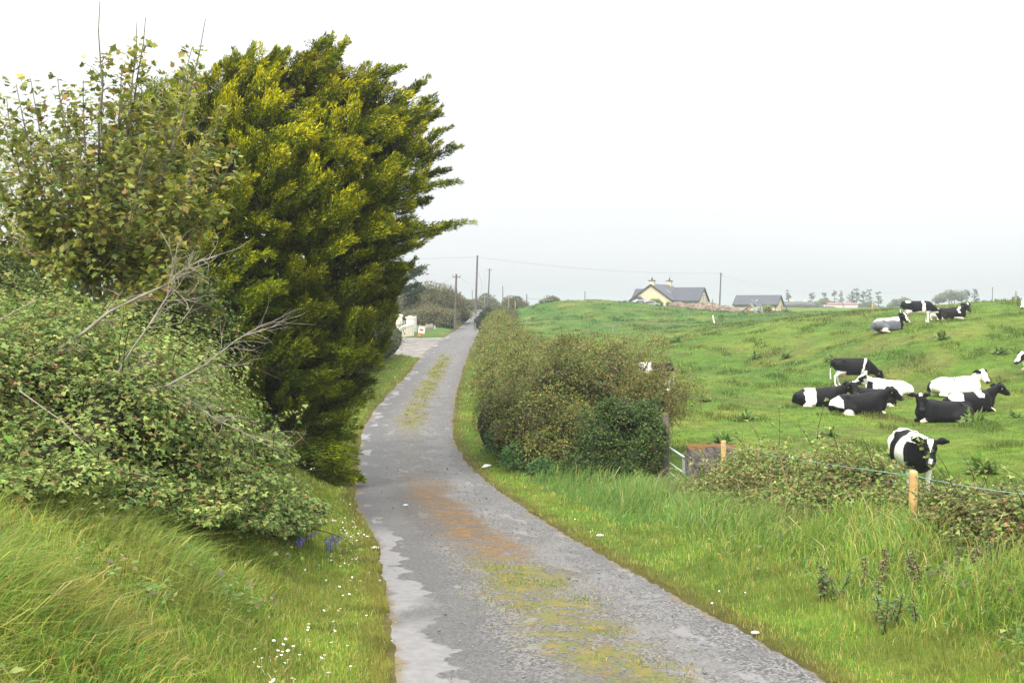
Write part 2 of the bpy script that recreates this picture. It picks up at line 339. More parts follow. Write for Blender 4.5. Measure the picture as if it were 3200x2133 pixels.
def road_material():
    m, t = new_mat('worn_tarmac'); L = t.links.new
    o = N(t, 'ShaderNodeOutputMaterial'); b = N(t, 'ShaderNodeBsdfPrincipled'); b.inputs['Specular IOR Level'].default_value = .3; L(b.outputs[0], o.inputs[0])
    uv = N(t, 'ShaderNodeUVMap', uv_map='metres'); s = N(t, 'ShaderNodeSeparateXYZ'); L(uv.outputs[0], s.inputs[0])
    def math_(op, a, b_=None, c=None):
        n = N(t, 'ShaderNodeMath', operation=op)
        for i, q in enumerate((a, b_, c)):
            if q is None: continue
            if isinstance(q, (int, float)): n.inputs[i].default_value = q
            else: L(q, n.inputs[i])
        return n.outputs[0]
    def noise(sc, det=5.0, rough=.6, sx=1.0, sy=1.0):
        mp = N(t, 'ShaderNodeMapping'); mp.inputs['Scale'].default_value = (sx, sy, 1); L(uv.outputs[0], mp.inputs[0])
        n = N(t, 'ShaderNodeTexNoise', Scale=sc, Detail=det, Roughness=rough); L(mp.outputs[0], n.inputs['Vector']); return n.outputs['Fac']
    def mapr(x, a, b_, c=0.0, d=1.0):
        n = N(t, 'ShaderNodeMapRange', interpolation_type='SMOOTHSTEP'); L(x, n.inputs[0])
        n.inputs['From Min'].default_value = a; n.inputs['From Max'].default_value = b_; n.inputs['To Min'].default_value = c; n.inputs['To Max'].default_value = d; return n.outputs[0]
    def mix(f, a, b_):
        n = N(t, 'ShaderNodeMix', data_type='RGBA')
        if isinstance(f, float): n.inputs[0].default_value = f
        else: L(f, n.inputs[0])
        for i, q in ((6, a), (7, b_)):
            if isinstance(q, tuple): n.inputs[i].default_value = (*q, 1)
            else: L(q, n.inputs[i])
        return n.outputs[2]
    S, T = s.outputs['X'], s.outputs['Y']
    wob = math_('ADD', math_('MULTIPLY', math_('SUBTRACT', noise(.55, 4), .5), 1.3), math_('MULTIPLY', math_('SUBTRACT', noise(3.5, 4), .5), .35))
    Sw = math_('ADD', S, wob)
    grit = noise(42, 3, .7); coarse = noise(24, 6, .75); patch = noise(.8, 5, .6)
    vor = N(t, 'ShaderNodeTexVoronoi', feature='F1', Scale=52.0); L(uv.outputs[0], vor.inputs['Vector'])
    chips = mapr(vor.outputs['Color'], .15, .95)
    col = mix(mapr(patch, .30, .70), (.074, .072, .070), (.100, .098, .096))
    col = mix(math_('MULTIPLY', mapr(coarse, .46, .56), .55), col, (.045, .044, .043))
    # loose chippings away from the wheel tracks
    off_track = mapr(Sw, .75, 1.15); off_track = math_('MULTIPLY', off_track, mapr(noise(1.1, 5), .33, .5))
    chipcol = mix(chips, (.030, .029, .028), (.235, .228, .218))
    col = mix(math_('MULTIPLY', math_('ADD', math_('MULTIPLY', off_track, .55), .25), .95), col, chipcol)
    # pale polished patch along the left wheel track, older seal worn through on the right one
    band = math_('MULTIPLY', mapr(Sw, -.10, .06), math_('SUBTRACT', 1.0, mapr(Sw, .42, .46)))
    band = math_('MULTIPLY', band, mapr(noise(.42, 3, .5, 1, .55), .40, .50))
    near = math_('SUBTRACT', 1.0, mapr(T, 14.5, 17.5)); far_ok = math_('MULTIPLY', mapr(T, 26.0, 30.0), mapr(noise(.8, 4, .5, .8, .6), .5, .56))
    band = math_('MULTIPLY', band, math_('MAXIMUM', mapr(math_('ADD', near, far_ok), 0, 1), 0.0))
    bandc = mix(mapr(noise(9, 5), .35, .7), (.160, .156, .155), (.205, .200, .196))
    col = mix(math_('MULTIPLY', band, .92), col, bandc)
    b2 = math_('MULTIPLY', mapr(Sw, 1.95, 2.2), math_('SUBTRACT', 1.0, mapr(Sw, 2.6, 2.85)))
    b2 = math_('MULTIPLY', b2, mapr(noise(.9, 5, .6, 1, .7), .47, .6)); col = mix(math_('MULTIPLY', b2, .6), col, (.150, .146, .144))
    scr = mapr(noise(1.6, 5, .6, 1.3, .5), .60, .64); col = mix(math_('MULTIPLY', scr, .7), col, (.19, .185, .18))
    pot = mapr(noise(1.25, 2, .4), .69, .73); col = mix(math_('MULTIPLY', pot, .55), col, (.06, .055, .055))
    # dark crumbled hollow under the moss, d 13-22
    dk = math_('MULTIPLY', mapr(Sw, .7, 1.0), math_('SUBTRACT', 1.0, mapr(Sw, 1.9, 2.2)))
    dk = math_('MULTIPLY', dk, math_('MULTIPLY', mapr(T, 14.0, 16.0), math_('SUBTRACT', 1.0, mapr(T, 21.0, 24.0))))
    col = mix(math_('MULTIPLY', math_('MULTIPLY', dk, mapr(coarse, .3, .6)), .75), col, (.055, .045, .042))
    # moss down the crown of the road
    ctr = math_('SUBTRACT', 1.0, mapr(math_('ABSOLUTE', math_('SUBTRACT', Sw, 1.68)), .18, .62))
    amt = N(t, 'ShaderNodeValToRGB'); L(math_('DIVIDE', T, 80.0), amt.inputs[0])
    e = amt.color_ramp.elements; e[0].position = 0; e[0].color = (.95, .95, .95, 1); e[1].position = 1; e[1].color = (0, 0, 0, 1)
    for p, v in ((.27, .9), (.32, .12), (.40, .12), (.45, .95), (.56, .75), (.60, .9), (.82, .75), (.9, .15)): q = e.new(p); q.color = (v, v, v, 1)
    moss = math_('MULTIPLY', math_('MULTIPLY', ctr, amt.outputs[0]), mapr(math_('ADD', math_('MULTIPLY', noise(2.3, 6, .7), .55), math_('MULTIPLY', noise(16, 5, .75), .45)), .46, .54))
    org = math_('MULTIPLY', mapr(math_('ADD', T, math_('MULTIPLY', wob, 2.5)), 12.0, 13.6), math_('SUBTRACT', 1.0, mapr(T, 25.0, 30.0)))
    mossc = mix(mapr(noise(5, 5), .35, .65), (.105, .120, .020), (.17, .130, .022))
    mossc = mix(org, mossc, mix(mapr(noise(7, 5), .4, .65), (.185, .100, .026), (.105, .058, .020)))
    halo = math_('MULTIPLY', math_('SUBTRACT', 1.0, mapr(math_('ABSOLUTE', math_('SUBTRACT', Sw, 1.75)), .35, .9)), math_('MULTIPLY', amt.outputs[0], mapr(noise(7, 6, .75), .5, .6)))
    col = mix(math_('MULTIPLY', halo, .75), col, mix(mapr(coarse, .4, .6), (.10, .055, .035), (.17, .13, .04)))
    col = mix(moss, col, mossc)
    # mossy and earthy ragged margins
    W = N(t, 'ShaderNodeAttribute', attribute_name='edge').outputs['Fac']
    ed = math_('SUBTRACT', 1.0, mapr(math_('ADD', W, math_('MULTIPLY', math_('SUBTRACT', noise(4, 5), .5), .45)), .03, .16))
    col = mix(math_('MULTIPLY', ed, .8), col, mix(mapr(noise(6, 5), .4, .6), (.115, .085, .045), (.17, .12, .045)))
    L(col, b.inputs['Base Color'])
    rg = math_('SUBTRACT', .82, math_('MULTIPLY', band, .2)); L(rg, b.inputs['Roughness'])
    hgt = math_('ADD', math_('MULTIPLY', grit, .3), math_('MULTIPLY', math_('MULTIPLY', chips, off_track), .9)); hgt = math_('ADD', hgt, math_('MULTIPLY', moss, 1.2)); hgt = math_('ADD', hgt, math_('MULTIPLY', coarse, .8))
    bp = N(t, 'ShaderNodeBump', Strength=.55, Distance=.02); L(hgt, bp.inputs['Height']); L(bp.outputs[0], b.inputs['Normal'])
    return m
def strip(name, mat, rows, lfn, rfn, zfn, ncol, edge_wob=.12):
    d = rows; n = len(d); wobl = (fbm(d * 1.4, d * 0 + 3, 61) - .5) * edge_wob * 2 + (vnoise(d * 5.1, d * 0, 62) - .5) * edge_wob; wobr = (fbm(d * 1.4, d * 0 + 9, 63) - .5) * edge_wob * 2 + (vnoise(d * 5.3, d * 0, 64) - .5) * edge_wob
    L0, R0 = lfn(d) + wobl, rfn(d) + wobr; f = np.linspace(0, 1, ncol)
    X = L0[:, None] * (1 - f) + R0[:, None] * f; Y = np.repeat(d[:, None], ncol, 1)
    wide = (R0 - L0)[:, None]; cam_ = .05 * (1 - (2 * f - 1) ** 2)[None] - .05 * np.exp(-((f - .2) / .12) ** 2) * .4 - .05 * np.exp(-((f - .76) / .12) ** 2) * .4
    Z = zfn(X, Y) + cam_ + .018 * (fbm(X.ravel() * 1.6, Y.ravel() * 1.6, 65).reshape(X.shape) - .5)
    V = np.stack([X, Y, Z], 2).reshape(-1, 3); i = (np.arange(n - 1)[:, None] * ncol + np.arange(ncol - 1)[None]).ravel()
    me = np_mesh(name, V, [np.stack([i, i + 1, i + ncol + 1, i + ncol], 1)], None, True)
    S = (f[None] * wide).ravel(); T = Y.ravel()
    uvl = me.uv_layers.new(name='metres'); li = np.empty(len(me.loops), np.int32); me.loops.foreach_get('vertex_index', li)
    uvl.data.foreach_set('uv', np.stack([S[li], T[li]], 1).astype(np.float32).ravel())
    a = me.attributes.new('edge', 'FLOAT', 'POINT'); a.data.foreach_set('value', np.minimum(f[None] * wide, (1 - f)[None] * wide).ravel().astype(np.float32))
    return tag(link(name, me, mat), kind='structure')
M_ROAD = road_material()
strip('road', M_ROAD, np.concatenate([np.arange(-13, 30, .15), np.arange(30, 300, .6)]), xl, xr, lambda X, Y: zr(Y), 26)
# side lane: rows run leftwards from the road
def build_lane():
    xs = np.arange(-33, -3.0, .35); ys = np.linspace(77.8, 94.4, 24); X, Y = np.meshgrid(xs, ys)
    nearfn = lane_near(xs) - .3 + .9 * (fbm(xs * .4, xs * 0, 71) - .5) * 2; farfn = 94.4 + .5 * (fbm(xs * .6, xs * 0 + 4, 72) - .5) * 2
    f = np.linspace(0, 1, 24)[:, None]; Y = nearfn[None] * (1 - f) + farfn[None] * f; X = np.repeat(xs[None], 24, 0)
    X = np.minimum(X, xl(Y) + .25)
    Z = zr(Y) - .012
    V = np.stack([X, Y, Z], 2).reshape(-1, 3); nc = len(xs); i = (np.arange(23)[:, None] * nc + np.arange(nc - 1)[None]).ravel()
    me = np_mesh('side_lane', V, [np.stack([i, i + 1, i + nc + 1, i + nc], 1)], None, True)
    tag(link('side_lane', me, plain('lane_gravel', (.20, .185, .165), .9, .15, 1.2, .3, .3)), kind='structure')
build_lane()
# ------------------------------------------------------------------ grasses (uncountable: one object per stand)
def pal(n, cols, wts, jit=.15):
    i = rng.choice(len(cols), n, p=np.array(wts) / sum(wts)); c = np.array(cols)[i]
    return c * (1 + jit * rng.normal(size=(n, 1))).clip(.5, 1.6) * (1 + .06 * rng.normal(size=(n, 3)))
def blades(P, h, w, lean, bend, col, name, label, group=None):
    n = len(P); az = rng.uniform(0, 2 * np.pi, n); wv = np.stack([np.cos(az), np.sin(az) * .5, az * 0], 1) * (w[:, None] / 2)
    ln = np.concatenate([lean, np.zeros((n, 1))], 1); up = np.array([0, 0, 1.0])
    mid = P + ln * (h * bend * .35)[:, None] + up * (h * (.62 - .06 * bend))[:, None]
    tip = P + ln * (h * bend)[:, None] + up * (h * (1 - .45 * bend ** 1.3))[:, None]
    V = np.stack([P - wv, P + wv, mid + wv * .8, mid - wv * .8, tip], 1).reshape(-1, 3); b = np.arange(n)[:, None] * 5
    C = np.repeat(col, 5, 0)
    me = np_mesh(name, V, [b + np.array([[0, 1, 2, 3]]), b + np.array([[3, 2, 4]])], C)
    o = link(name, me, M_GRASS); return tag(o, label, 'grass', group, 'stuff')
def sample_view(n, d0, d1, px0=-150, px1=3350, pw=1.0):
    """points spread evenly over the picture's width and over log distance"""
    t = rng.uniform(0, 1, n) ** pw; d = d0 * (d1 / d0) ** t; px = rng.uniform(px0, px1, n)
    return (px - 1600) / F * d, d
GREEN = [(.120, .215, .028), (.185, .250, .034), (.250, .275, .050), (.075, .165, .034), (.34, .27, .07), (.47, .38, .17), (.34, .19, .05)]
def lane_free(x, d): return lane_mask(x, d) < .05
# long grass of the left bank
def grass_left():
    x, d = sample_view(215000, 3.4, 25, -400, 1400, .95); out = xl(d) - x
    vw = .95 + .35 * (fbm(d * .8, d * 0, 81) - .5)
    k = (out > vw) & (out < 6); x, d, out = x[k], d[k], out[k]
    clump = fbm(x * 2.2, d * 2.2, 82); k = rng.uniform(size=len(x)) < .35 + .65 * sstep(.3, .6, clump); x, d, out, clump = x[k], d[k], out[k], clump[k]; n = len(x)
    P = np.stack([x, d, gz(x, d) - .01], 1); h = (.09 + .25 * sstep(.8, 2.0, out) * (.35 + 1.0 * clump)) * rng.uniform(.5, 1.4, n)
    w = .0075 * (d / 7) ** .35 * rng.uniform(.5, 1.6, n)
    a = (fbm(x * 1.1, d * 1.1, 83) - .5) * 7.0 - .4; lean = np.stack([np.cos(a), np.sin(a)], 1) * .55 + .75 * rng.normal(size=(n, 2))
    hue = fbm(x * .9, d * .9, 84)[:, None]
    c = pal(n, GREEN, [6, 5, 3.4, 3.0, .9, .9, .5], .22) * 1.1; c = c * (1 - .5 * (hue < .47)) + np.array([.125, .235, .040]) * .5 * (hue < .47)
    up_ = (sstep(.48, .66, fbm(x * 1.2 + 5, d * 1.2, 99)) * .3)[:, None]; c = c * (1 - up_) + np.array([.25, .185, .05]) * up_
    blades(P, h, w, lean, rng.uniform(.35, 1.15, n), c * (.82 + .5 * fbm(x * 1.3, d * 1.3, 96))[:, None] * 1.12, 'grass', 'long yellow green grass drooping down the left roadside bank')
grass_left()
# long grass of the right bank and around the gate
def grass_right():
    x, d = sample_view(220000, 4, 30, 1300, 3500, .8); out = x - xr(d)
    vw = 1.15 + .5 * (fbm(d * .7, d * 0, 85) - .5) - .35 * sstep(14, 22, d); lim = np.where(d < 21, 4.2, 2.4)
    k = (out > vw) & (out < lim); x, d, out = x[k], d[k], out[k]; vw = vw[k]
    clump = fbm(x * 2.0, d * 2.0, 86); k = rng.uniform(size=len(x)) < .3 + .7 * sstep(.3, .6, clump); x, d, out, clump, vw = x[k], d[k], out[k], clump[k], vw[k]; n = len(x)
    P = np.stack([x, d, gz(x, d) - .01], 1); h = (.09 + .42 * sstep(0, 1.0, out - vw) * (.25 + 1.3 * clump)) * rng.uniform(.4, 1.4, n)
    w = .0075 * (d / 8) ** .5 * rng.uniform(.5, 1.6, n); a = (fbm(x * 1.1, d * 1.1, 87) - .5) * 4 + .4
    lean = np.stack([np.cos(a), np.sin(a)], 1) * .6 + .7 * rng.normal(size=(n, 2)); far = sstep(10, 18, d)[:, None]
    c = pal(n, GREEN, [5.5, 4.5, 3, 3.4, .7, .7, .2]); c = c * (1 - .45 * far) + np.array([.09, .20, .055]) * .45 * far
    up_ = (sstep(.9, 2.2, out - vw) * sstep(.42, .62, fbm(x * 1.4 + 5, d * 1.4, 98)) * .65)[:, None]; c = c * (1 - up_) + np.array([.21, .165, .075]) * up_
    blades(P, h, w, lean, rng.uniform(.35, 1.2, n), c * (.8 + .5 * fbm(x * 1.2, d * 1.2, 95))[:, None] * 1.12, 'grass', 'tall green grass standing on the right roadside bank below the brambles')
grass_right()
# short mown-looking verges either side, and the tufts down the crown of the road
def grass_verge(side, label):
    x, d = sample_view(190000, 3.6, 75, 700 if side < 0 else 1350, 1330 if side < 0 else 3300, 1.0 if side < 0 else .8)
    out = (xl(d) - x) if side < 0 else (x - xr(d)); wid = 1.25 if side < 0 else np.where(d > 16, 1.0, 1.7)
    edge = -.05 + .16 * (fbm(d * 2.2, d * 0 + side, 88) - .5)
    k = (out > edge) & (out < wid) & lane_free(x, d); x, d, out = x[k], d[k], out[k]; n = len(x)
    P = np.stack([x, d, np.maximum(gz(x, d), np.where(out < 0, zr(d) - .0, -99)) - .004], 1); h = .055 * (d / 7) ** .3 * rng.uniform(.5, 1.5, n) * (1 + .6 * sstep(.5, 1.2, out)); w = .0055 * (d / 7) ** .8 * rng.uniform(.6, 1.4, n)
    e = sstep(.30, .0, out)[:, None]; c = pal(n, GREEN, [5, 6, 5, 1.5, 1.2, .8, .25]) * 1.32; c = c * (1 - .55 * e) + np.array([.22, .18, .045]) * .55 * e; pt = (sstep(.5, .64, fbm(x * 1.6, d * 1.1, 93)) * .5)[:, None]; c = c * (1 - pt) + np.array([.20, .19, .05]) * pt; dk = (sstep(.56, .66, fbm(x * 2.6 + 7, d * 2.0, 94)) * .5)[:, None]; c = c * (1 - dk * .5) 
    blades(P, h, w, rng.normal(size=(n, 2)) * .6, rng.uniform(.2, .9, n), c, 'grass', label)
grass_verge(-1, 'short verge grass along the left edge of the road'); grass_verge(1, 'short verge grass along the right edge of the road')
def grass_crown():
    d = 5.5 * (75 / 5.5) ** rng.uniform(0, 1, 60000); s = 1.66 + .24 * rng.normal(size=len(d)); x = xl(d) + s * (xr(d) - xl(d)) / 3.2
    amt = np.interp(d, [4, 11.8, 13, 34, 37, 46, 50, 66, 72], [.9, .9, 0, 0, .8, .6, .75, .6, 0]); k = rng.uniform(size=len(d)) < amt * sstep(.47, .56, fbm(x * 2.4, d * 2.0, 89)); x, d = x[k], d[k]; n = len(x)
    P = np.stack([x, d, zr(d) + .03], 1); h = .035 * (d / 7) ** .35 * rng.uniform(.5, 1.5, n)
    blades(P, h, .006 * (d / 7) ** .8 * rng.uniform(.6, 1.4, n), rng.normal(size=(n, 2)) * .7, rng.uniform(.3, 1, n), pal(n, GREEN, [2, 4, 4, .5, 2.5, 1, .8]), 'grass', 'tufts of short grass growing down the middle of the road')
grass_crown()
# pasture: grazed turf with darker rank tufts
def grass_field():
    x, d = sample_view(330000, 17, 150, 1550, 3380, .72)
    fl = np.where(d < 24, 4.9 - (d - 12) * .07 + .5, xr(d) + 3.2)
    k = (x > fl) & (x > xr(d) + 2.6); x, d = x[k], d[k]
    tuft = fbm(x * .8, d * .55, 91); k = rng.uniform(size=len(x)) < .25 + .75 * sstep(.36, .62, tuft); x, d, tuft = x[k], d[k], tuft[k]; n = len(x)
    P = np.stack([x, d, gz(x, d) - .02], 1); rank = sstep(.58, .72, tuft); h = (.075 + .16 * rank) * rng.uniform(.5, 1.4, n) * (d / 40) ** .15
    w = .016 * (d / 30) ** .9 * rng.uniform(.5, 1.5, n)
    c = veg_col(x, d) * (1.1 - .25 * rank[:, None]) * (1 + .22 * rng.normal(size=(n, 1))).clip(.4, 1.7)
    pk = rng.uniform(size=n) < .05; c[pk] = np.array([.30, .28, .11])
    blades(P, h, w, rng.normal(size=(n, 2)) * .7, rng.uniform(.3, 1, n), c, 'grass', 'grazed pasture grass with darker rank tufts where the cows lie')
grass_field()

# ------------------------------------------------------------------ leaves
def kites(P, D, Nn, L, W, col, fold=.25):
    """pointed leaves: base P, direction D, normal Nn, length L, width W; returns verts, quads, colours"""
    S = unit(np.cross(D, Nn)); n = len(P); L = L[:, None]; W = W[:, None]
    up = unit(np.cross(S, D))
    V = np.stack([P, P + D * L * .45 + S * W * .5 + up * W * fold, P + D * L, P + D * L * .45 - S * W * .5 + up * W * fold], 1).reshape(-1, 3)
    return V, np.arange(n)[:, None] * 4 + np.array([[0, 1, 2, 3]]), np.repeat(col, 4, 0)
class Leaves:
    def __init__(s): s.V = []; s.Q = []; s.C = []; s.n = 0
    def add(s, V, Q, C): s.V.append(V); s.Q.append(Q + s.n); s.C.append(C); s.n += len(V)
    def build(s, name, mat, parent):
        return link(name, np_mesh(name, np.concatenate(s.V), [np.concatenate(s.Q)], np.concatenate(s.C)), mat, parent)
def blob_points(blobs, n, shell=.5, deep=.62, lump=.22, bottom=-.4):
    """points in the outer shells of a union of ellipsoids, with their outward normals"""
    B = np.array(blobs, float); wt = (B[:, 3] * B[:, 4] + B[:, 4] * B[:, 5] + B[:, 3] * B[:, 5]) / np.maximum(B[:, 1], 8) ** 1.3; i = rng.choice(len(B), n, p=wt / wt.sum())
    u = rdir(n); u[:, 2] = np.where(u[:, 2] < bottom, -u[:, 2], u[:, 2]); r = 1 - shell * rng.uniform(0, 1, n) ** 2.2
    R = B[i, 3:6]; nn = n3(u * 1.7 + i[:, None] * 3.3, 1.9, 5); r = r * (1 + lump * 2 * (nn - .5)); P = B[i, :3] + u * R * r[:, None]
    keep = np.ones(n, bool)
    for j, b in enumerate(B):
        q = np.linalg.norm((P - b[:3]) / b[3:6], axis=1); keep &= ~((q < deep) & (i != j))
    nrm = unit(u / R); return P[keep], nrm[keep]
def core(blobs, k=.72):  # opaque dark hull added inside the leaves to block see-through
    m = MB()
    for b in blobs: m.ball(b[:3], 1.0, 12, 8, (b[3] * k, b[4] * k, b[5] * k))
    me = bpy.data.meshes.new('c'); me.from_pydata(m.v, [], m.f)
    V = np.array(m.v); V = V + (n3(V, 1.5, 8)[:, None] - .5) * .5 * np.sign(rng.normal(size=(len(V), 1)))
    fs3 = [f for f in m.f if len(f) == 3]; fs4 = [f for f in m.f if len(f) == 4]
    bpy.data.meshes.remove(me); return np_mesh('inner_hull', V, [np.array(fs3), np.array(fs4)])
def leaf_mass(lv, P, nrm, L, W, cols, wts, up=.6, spread=.7, tri=False, jit=.18, hue=None, lref=0):
    n = len(P); L = L * (np.maximum(P[:, 1], lref) / lref) ** .6 if lref else L; Nn = unit(nrm + np.array([0, 0, up]) + spread * rng.normal(size=(n, 3))); D = unit(np.cross(Nn, rdir(n)) + .25 * nrm)
    l = L * rng.uniform(.6, 1.35, n); c = pal(n, cols, wts, jit)
    if hue is not None: c = c * hue[:, None]
    lv.add(*kites(P, D, Nn, l, l * W, c))
    if tri:
        S = unit(np.cross(D, Nn))
        for sg in (-1, 1): lv.add(*kites(P, unit(D * .35 + S * sg), Nn, l * .85, l * .85 * W, c * .97))
def stems(m, P, nrm, n, len0, rad, wild=.5, drop=.5):
    idx = rng.choice(len(P), n)
    for k in idx:
        p = Vector(P[k]); v = Vector(nrm[k]) + Vector(rng.normal(size=3)) * wild; v.normalize(); L = len0 * random.uniform(.5, 1.4); pts = [p - v * L * .35]
        for q in range(4): pts.append(pts[-1] + v * L / 4); v = (v + Vector((random.uniform(-.2, .2), random.uniform(-.2, .2), -drop * .3))).normalized()
        m.tube(pts, [rad, rad, rad * .85, rad * .7, rad * .4], 4, False)
BR = [(.150, .225, .050), (.210, .275, .062), (.290, .330, .095), (.085, .150, .045), (.26, .19, .07), (.25, .10, .05)]
OL = [(.135, .155, .028), (.190, .185, .036), (.090, .125, .028), (.230, .170, .045), (.21, .100, .04), (.26, .24, .06)]
IVY = [(.042, .088, .018), (.066, .115, .022), (.120, .165, .036), (.028, .062, .017)]

def sub_blobs(blobs, k):
    out = list(blobs)
    for b in blobs:
        for q in range(k):
            u = rdir(1)[0]; u[2] = abs(u[2]) * 1.1 - .25; u = u / np.linalg.norm(u); s = random.uniform(.28, .5)
            out.append((b[0] + u[0] * b[3] * .72, b[1] + u[1] * b[4] * .72, b[2] + u[2] * b[5] * .72, b[3] * s, b[4] * s, b[5] * s))
    return out
def bush(name, blobs, n, L, W, cols, wts, label, cat, group=None, tri=False, nst=0, stl=.8, strad=.006, stmat=None, corek=.72, up=.6, spread=.7, part='leaves', shell=.5, lump=.22, loc=None, huef=None, wild=.5, bottom=-.4, shoots=0, sub=5, lref=0):
    blobs = sub_blobs(blobs, sub); b0 = blobs[0]; loc = loc or (b0[0], b0[1], gz1(b0[0], b0[1])); t = thing(name, loc, label, cat, group)
    P, nr = blob_points(blobs, n, shell=shell, lump=lump, bottom=bottom); g = gz(P[:, 0], P[:, 1]); k = P[:, 2] > g - .02; P, nr = P[k], nr[k]
    lv = Leaves(); hue = .78 + .5 * n3(P, .9, 17)
    if huef: hue = hue * huef(P)
    leaf_mass(lv, P, nr, L, W, cols, wts, up, spread, tri, .18, hue, lref); ms = MB(); SP = []
    for k in (rng.choice(len(P), shoots) if shoots else ()):   # arching young shoots that break the outline
        p = Vector(P[k]); v = (Vector(nr[k]) * .7 + Vector((0, 0, .7)) + Vector(rng.normal(size=3)) * .45).normalized(); ln = random.uniform(.25, .75); pts = [p]
        for q in range(6): pts.append(pts[-1] + v * ln / 6); v = (v + Vector((random.uniform(-.12, .12), random.uniform(-.12, .12), -.16))).normalized(); SP += [tuple(pts[-1])] * 2
        ms.tube(pts, [.005] * 4 + [.004, .003, .002], 4, False)
    if shoots:
        S_ = np.array(SP) + rng.normal(size=(len(SP), 3)) * .018; leaf_mass(lv, S_, rdir(len(S_)), L * 1.1, W, cols[:3], wts[:3], .9, .7, tri, .15)
        ms.build('shoots', M_TWIG, t)['kind'] = 'stuff'
    lv.build(part, M_LEAF, t)
    if corek: link('inner_hull', core(blobs[:len(blobs) // (sub + 1)], corek), M_CORE, t)['kind'] = 'stuff'
    if nst:
        m = MB(); stems(m, P, nr, nst, stl, strad, wild); m.build('stems', stmat or M_TWIG, t)['kind'] = 'stuff'
    return t
# bramble thicket on the left bank, and a second one lower down toward the road
def bl(px, py, d, rx, ry, rz, dz=0.0): p = at(px, py, d); return (p.x, p.y, p.z + dz, rx, ry, rz)
bush('bramble_thicket', [bl(120, 1190, 10.5, 1.5, 1.6, .85), bl(420, 1220, 10.8, 1.1, 1.4, .72), bl(590, 1330, 11.0, .72, 1.1, .62), bl(300, 1330, 9.6, .9, 1.0, .62), bl(-150, 1230, 9.3, 1.2, 1.5, .8), bl(60, 1380, 8.6, .75, .9, .40, -.12), bl(540, 1420, 10.2, .65, .8, .45, -.15), bl(200, 1490, 8.0, .38, .5, .13), bl(420, 1540, 8.6, .33, .5, .13), bl(20, 1520, 7.3, .3, .4, .12), bl(-120, 1080, 12.6, 1.6, 1.5, .8), bl(330, 1140, 12.6, 1.4, 1.2, .62)],
     80000, .038, .70, BR, [5, 6, 4.5, 3, 1.3, .4], 'large green bramble thicket covering the left bank under the sycamore', 'bramble', tri=True, nst=120, stl=.9, strad=.005, corek=.42, shell=.75, lump=.5, shoots=150, up=1.3, spread=.5, bottom=-.95)
bush('bramble_thicket', [bl(700, 1500, 10.4, .60, .8, .38, -.15), bl(850, 1555, 11.6, .45, .8, .28, -.12), bl(950, 1590, 12.4, .30, .6, .18, -.08), bl(780, 1620, 10.0, .28, .4, .12), bl(650, 1590, 9.4, .3, .4, .13), bl(770, 1460, 12.0, .55, .8, .40), bl(600, 1520, 10.0, .45, .6, .26, -.1)],
     40000, .038, .70, BR, [5, 5.5, 4, 4, 1.0, .3], 'lower bramble thicket beside the road at the foot of the golden cypress', 'bramble', tri=True, nst=45, stl=.8, strad=.005, corek=.42, shell=.75, lump=.5, shoots=70, up=1.3, spread=.5, bottom=-.95)
# brambles along the right-hand fence
bush('bramble_thicket', [bl(2440, 1500, 17.2, .95, 1.2, .60), bl(2600, 1520, 15.6, .80, 1.1, .62), bl(2560, 1600, 14.2, .6, .7, .36), bl(2400, 1590, 16.2, .6, .7, .32), bl(2290, 1560, 18.0, .9, 1.0, .42), bl(2720, 1540, 14.2, .55, .9, .52), bl(2480, 1590, 15.5, .7, .8, .38), bl(2690, 1600, 13.6, .40, .6, .32), bl(2270, 1500, 18.7, .55, .5, .38)],
     40000, .042, .66, BR + [(.19, .16, .06)], [4, 5, 4, 3, 2.6, .8, 3], 'wide bramble patch with dry stems between the metal gate and the new timber post', 'bramble', tri=True, nst=150, stl=.95, strad=.006, stmat=plain('dry_bramble_stems', (.30, .21, .12), .85, .1, 6, .4), corek=.4, shell=.8, wild=.8, lump=.5, shoots=110, up=1.1, spread=.6, bottom=-.95)
bush('bramble_thicket', [bl(2770, 1600, 13.0, .32, .5, .26), bl(2910, 1600, 12.7, .36, .5, .28), bl(3020, 1590, 12.0, .42, .6, .30), bl(3160, 1600, 11.3, .45, .6, .30), bl(2990, 1670, 11.0, .38, .6, .24), bl(3100, 1660, 10.4, .5, .7, .34), bl(3260, 1680, 9.8, .5, .8, .36), bl(2870, 1730, 10.8, .30, .4, .14)],
     30000, .038, .66, BR + [(.16, .13, .06)], [3, 4, 3, 3, 3, 1.4, 3], 'reddish low bramble patch at the right of the new timber post', 'bramble', tri=True, nst=70, stl=.7, strad=.005, stmat=M_TWIG, corek=.4, shell=.8, wild=.7, lump=.5, shoots=60, up=1.1, spread=.6, bottom=-.95)

# roadside hedge on the right
def hedge_blobs(d0, d1, off, half, h, step, seed, side=1, jit=.2):
    r = random.Random(seed); out = []; d = d0
    while d < d1:
        x = (xr(d) + off if side > 0 else xl(d) - off) + r.uniform(-.15, .15); g = gz1(x, d); hh = h(d) * r.uniform(1 - jit, 1 + jit * .6)
        out.append((x, d, g + hh * .48, half(d) * r.uniform(.85, 1.15), step(d) * .95, hh * .56)); d += step(d)
    return out
hb = hedge_blobs(27, 94, 2.35, lambda d: 1.35 + .25 * math.sin(d * .35), lambda d: np.interp(d, [26, 30, 38, 50, 65, 92], [2.1, 2.45, 2.45, 2.4, 2.4, 2.3]), lambda d: 1.2 + d * .012, 3, jit=.28)
hb += hedge_blobs(29, 60, 3.4, lambda d: 1.2, lambda d: np.interp(d, [28, 34, 45, 60], [2.6, 2.6, 2.3, 2.2]), lambda d: 1.9, 4, jit=.3)
